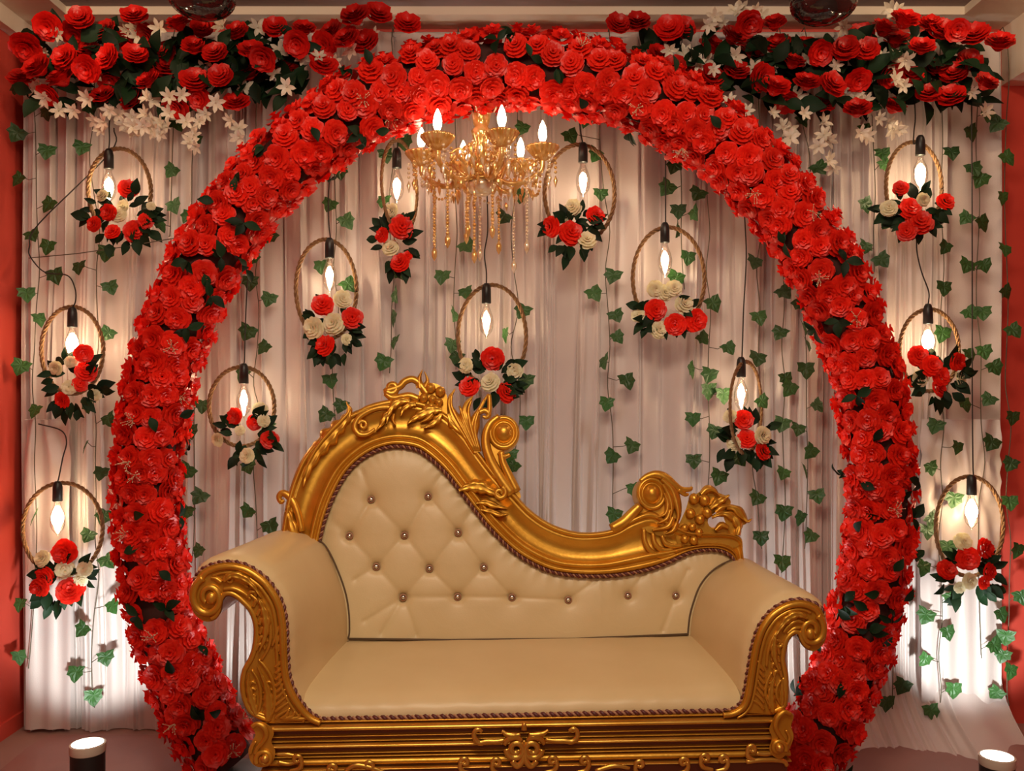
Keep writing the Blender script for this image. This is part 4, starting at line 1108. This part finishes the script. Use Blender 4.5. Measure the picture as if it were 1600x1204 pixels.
fcarve('scroll_leaf', [(curl((358,905), 8, 3, 2.6, 1.1, 14), [3,3,2.5,2]), ([(352,899),(366,896),(382,902),(396,914)], [3,4,4,2]), ([(366,905),(378,908),(388,918)], [2.5,3.5,2]), ([(346,910),(338,904),(330,902)], [3,3,2]), ([(349,920),(364,919),(380,926),(392,936)], [3,3.5,3.5,2])]
        + [([(a - 6, b + 6), (a - 2, b - 3), (a + 5, b - 3), (a + 8, b + 4)], [2.4,3.4,3.4,2]) for a, b in ((393,928),(402,942),(408,956),(411,970),(412,984),(410,998),(406,1010))]
        + [([(388,926),(404,940),(418,960),(423,985),(420,1010),(408,1032)], [2,3,3.2,3,2.6,2])], lf, -.021, .85)
fcarve('vein_leaf', [([(421,1126),(428,1104),(429,1080),(424,1058),(413,1040),(404,1030)], [2.2,2.8,3,3,2.6,1.6]), ([(402,1119),(407,1098),(407,1078),(402,1060),(393,1046)], [2,2.6,2.8,2.4,1.6]), ([(418,1127),(420,1118),(410,1116),(396,1110),(386,1094)], [2,2,2.4,2.6,2])]
        + [([(430, y + 8), (437, y + 2), (443 + max(0, (y - 1070) * .25), y - 8)], [2.4,3,1.6]) for y in range(1034, 1120, 10)]
        + [([(426, y), (419, y - 3), (411, y + 5)], [1.6,2.6,2]) for y in range(1068, 1120, 10)]
        + [([(400, y), (394, y - 3), (390, y + 3)], [1.6,2.6,2]) for y in range(1068, 1108, 10)]
        + [([(438, 1122), (446 + i * 9, 1118 + i * 1.5), (452 + i * 9, 1108 + i * 3)], [2,3,1.6]) for i in range(4)]
        + [([(425 + i * 5, 1010 + i * 4), (432 + i * 2, 990 + i * 10), (438 + i, 974 + i * 14)], [2,2.6,1.6]) for i in range(4)], lf, -.021, .8)
fcarve('rim_rib', [(offset_px(RRP, 7)[::2], [4.5, 5, 5, 5, 4.5])], rf)
fcarve('rim_rib', [(offset_px(RRP, 15)[6:-6:2], [2, 3, 3, 3, 2])], rf)
fcarve('rim_rib', [(offset_px(ROP, 4)[14::2], [4, 4, 4, 4])], rf)
fcarve('volute', [(curl((1268,984), 21, 6, -1.1, 1.3, 30, 1.2), [5.5,5.5,5,4.5,4])], rf, -.022, .9)
mb = MB(); mb.ball(S(1266, 990, -.028), 7.5 * KF, 12, 8, (1, .8, 1.2)); mb.build('volute_eye', M['gold'], rf)
fcarve('scroll_leaf', [([(1260,962),(1246,958),(1230,966),(1218,980)], [3,4,4,2]), ([(1256,972),(1244,970),(1232,978),(1224,988)], [2.6,3.6,3.4,2]), ([(1250,980),(1240,982),(1230,990)], [2.6,3.2,2]), (curl((1216,1004), 7, 2.5, .2, 1.1, 14), [2.8,2.8,2.4,2])]
        + [([(a + 6, b + 6), (a + 2, b - 3), (a - 5, b - 3), (a - 7, b + 4)], [2.2,3.2,3.2,2]) for a, b in ((1212,1016),(1212,1028),(1213,1040),(1216,1052))]
        + [([(1222,980),(1208,996),(1200,1018),(1198,1042)], [2,3,3,2])], rf, -.021, .85)
fcarve('vein_leaf', [([(1207,1112),(1199,1094),(1196,1078),(1200,1062),(1206,1050)], [2,2.6,2.8,2.6,1.6]), ([(1222,1104),(1214,1088),(1214,1074),(1220,1062)], [2,2.6,2.6,1.6]), (curl((1208,1103), 6, 2, 2.5, 1.0, 12), [2.4,2.4,2]), ([(1224,1058),(1226,1078),(1224,1096)], [2.4,3,2])]
        + [([(1194, y + 8), (1188, y), (1184 - max(0, (y - 1070) * .3), y - 8)], [2.2,2.8,1.6]) for y in range(1040, 1108, 10)]
        + [([(1202, y), (1207, y - 3), (1212, y + 4)], [1.6,2.6,1.8]) for y in range(1068, 1098, 10)], rf, -.021, .8)
leaves('scroll_leaf', [([(350,908),(362,899),(380,903),(396,916),(408,934)], [3,7,9,8,1], dict(lobes=5)), ([(404,934),(412,952),(416,974),(413,998),(404,1020)], [3,8,9,8,1], dict(lobes=6))], lf, plane='S', v=-.022, hgt=.012)
leaves('vein_leaf', [([(418,1126),(420,1100),(416,1072),(402,1040)], [6,11,11,1], dict(lobes=6)), ([(400,1116),(394,1096),(388,1072),(388,1050)], [5,9,9,1], dict(lobes=5))], lf, plane='S', v=-.020, hgt=.009)
leaves('scroll_leaf', [([(1262,966),(1248,960),(1232,966),(1220,980),(1212,994)], [3,8,9,8,1], dict(lobes=5)), ([(1212,992),(1209,1010),(1211,1030),(1218,1050)], [3,7,8,1], dict(lobes=5))], rf, plane='S', v=-.022, hgt=.012)
leaves('vein_leaf', [([(1208,1112),(1205,1092),(1206,1072),(1212,1050)], [5,9,8,1], dict(lobes=5)), ([(1222,1102),(1222,1080),(1222,1060)], [4,6,1], dict(lobes=4))], rf, plane='S', v=-.020, hgt=.009)
# rope from one arm scroll down, along the seat and up the other
rope([S(x, y, .002) for x, y in sm(LRP[::-1], 4)] + [S(620, 1121, -.002), S(800, 1117.5, -.002), S(980, 1113.5, -.002)] + [S(x, y, .002) for x, y in sm(RRP, 4)], .008, sofa, .026)

# ---------- front rail mouldings (rows read at x = 620 of the photo)
zz = lambda y: S(620, y, -.02).z
U0 = S(408, 1140, -.02).x; U1 = S(1236, 1130, -.02).x
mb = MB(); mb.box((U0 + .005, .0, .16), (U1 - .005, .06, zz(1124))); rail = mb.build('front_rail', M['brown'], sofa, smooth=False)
for (y0, y1, dep, nm) in ((1125,1129,.014,'gold'),(1130.5,1141,.03,'gold_rail'),(1148,1151.5,.016,'gold'),(1156,1158.5,.016,'gold'),(1160,1168,.026,'gold_rail'),(1174.5,1177.5,.016,'gold'),(1180,1183,.016,'gold'),(1184.5,1196,.020,'gold'),(1198,1202,.028,'gold_rail')):
    c = (zz(y0) + zz(y1)) / 2; h = (zz(y0) - zz(y1)) / 2
    rows = []
    for u in (U0, U1):
        rows.append([(u, -dep * math.cos(t) + .002, c + h * math.sin(t)) for t in [-PI/2 + PI * k / 8 for k in range(9)]])
    mb = MB(); mb.grid(rows); mb.build('moulding', M[nm], rail)
# corner consoles
def console(px, ribs, eye):
    q = sm(px + px[:1], 4)[:-1]
    mb = MB(); mb.prism([S(x, y, -.04) for x, y in q], [S(x, y, .06) for x, y in q]); o = mb.build('corner_console', M['gold'], sofa, sharp=40)
    fcarve('console_scroll', ribs, o, -.045)
    mb = MB(); mb.ball(S(eye[0], eye[1], -.05), 7 * KF, 10, 7); mb.build('volute_eye', M['gold_rail'], o)
console([(391,1133),(399,1127),(412,1128),(424,1136),(428,1146),(424,1158),(430,1172),(428,1186),(420,1196),(404,1198),(392,1190),(388,1172),(394,1158),(399,1146)],
        [([(394,1136),(402,1131),(412,1136),(416,1148),(410,1160),(402,1168),(398,1178)], [3,4,4.5,4,3.5,3.5,3]), (curl((413,1186), 14, 5, 2.6, 1.2, 22), [4,4,3.6,3]), ([(400,1158),(394,1166),(391,1178)], [2,3,2.4])], (414,1185))
console([(1210,1118),(1220,1108),(1232,1110),(1240,1118),(1236,1134),(1240,1150),(1233,1170),(1222,1184),(1210,1182),(1202,1170),(1206,1152),(1202,1138)],
        [([(1236,1116),(1226,1112),(1216,1120),(1212,1134),(1218,1148),(1226,1158)], [3,4,4.5,4,3.5,3]), (curl((1217,1168), 12, 4, .5, -1.2, 22), [4,4,3.6,3]), ([(1228,1140),(1234,1152),(1230,1164)], [2,3,2.4])], (1218,1168))
# rail ornaments
fcarve('rail_ornament', [
    ([(753,1143),(747,1139),(741,1144),(742,1153),(749,1160),(760,1158),(774,1158),(788,1156)], [2.2,2.6,2.8,3,3.4,3.2,3.2,2.4]),
    ([(889,1142),(896,1138),(902,1143),(901,1152),(894,1158),(882,1157),(868,1157),(852,1155)], [2.2,2.6,2.8,3,3.4,3.2,3.2,2.4]),
    ([(784,1141),(792,1147),(804,1149),(813,1147)], [1.6,4,4,2.4]), ([(857,1140),(848,1146),(836,1148),(826,1147)], [1.6,4,4,2.4]),
    ([(788,1163),(794,1154),(806,1151),(815,1157)], [2.4,4,4,2.6]), ([(851,1162),(844,1153),(832,1151),(824,1157)], [2.4,4,4,2.6]),
    (curl((806,1170), 15, 4, 3.2, -1.5, 26), [3.6,3.8,3.6,3]), (curl((832,1170), 15, 4, 0, 1.5, 26), [3.6,3.8,3.6,3]),
    ([(800,1188),(808,1196),(816,1188),(818,1170),(819,1156)], [3.4,4,4,3.4,2]), ([(839,1188),(830,1196),(822,1188),(820,1170)], [3.4,4,4,3.4]),
    ([(819,1140),(819,1132),(820,1129)], [3.6,3,1.6])], rail, -.034, .85, 'gold_rail')
def cscroll(cx_, cy_, dr):
    fcarve('rail_scroll', [(curl((cx_, cy_), 7, 2.4, 2.4 if dr > 0 else .7, 1.1 * dr, 16), [2.6,2.8,2.6,2.2]), ([(cx_ - 6 * dr, cy_ - 1), (cx_ - 7 * dr, cy_ + 8), (cx_ - 2 * dr, cy_ + 15), (cx_ + 12 * dr, cy_ + 18)], [2.6,2.8,3,2])], rail, -.034, .85, 'gold_rail')
for (x, y, d) in ((464,1186,-1),(520,1200,1),(576,1196,-1),(726,1190,1),(776,1191,1),(863,1188,-1),(913,1188,-1),(1000,1194,1),(1068,1190,-1),(1102,1184,1),(1130,1186,-1),(1175,1170,1)):
    cscroll(x, y, d)
for rib in [([(432,1178),(448,1178),(460,1180)], [2,2.4,2]), ([(434,1190),(450,1193),(462,1190)], [2.4,2.6,2]), ([(1182,1176),(1196,1178),(1208,1176)], [2,2.6,2]), ([(1166,1190),(1190,1187),(1222,1188),(1230,1196)], [2.6,3,3,2.4]), ([(540,1204),(556,1195),(580,1199),(600,1206)], [2.4,3,3,2]), ([(930,1204),(960,1196),(984,1200)], [2.4,3,2])]:
    fcarve('rail_scroll', [rib], rail, -.034, .85, 'gold_rail')
# lower apron and scroll feet (below the frame of the photo, down to the floor)
for x in (430, 800, 1205):
    p = S(x, 1180, -.02)
    for v in ((.0, .62) if x != 800 else (.0,)):
        mb = MB(); mb.lathe([(0, 0), (.05, 0), (.06, .02), (.055, .05), (.03, .075), (.04, .11), (.06, .17), (.065, .2), (0, .2)], 18, Matrix.Translation((p.x, v + .03, 0)))
        mb.build('foot', M['gold'], sofa)
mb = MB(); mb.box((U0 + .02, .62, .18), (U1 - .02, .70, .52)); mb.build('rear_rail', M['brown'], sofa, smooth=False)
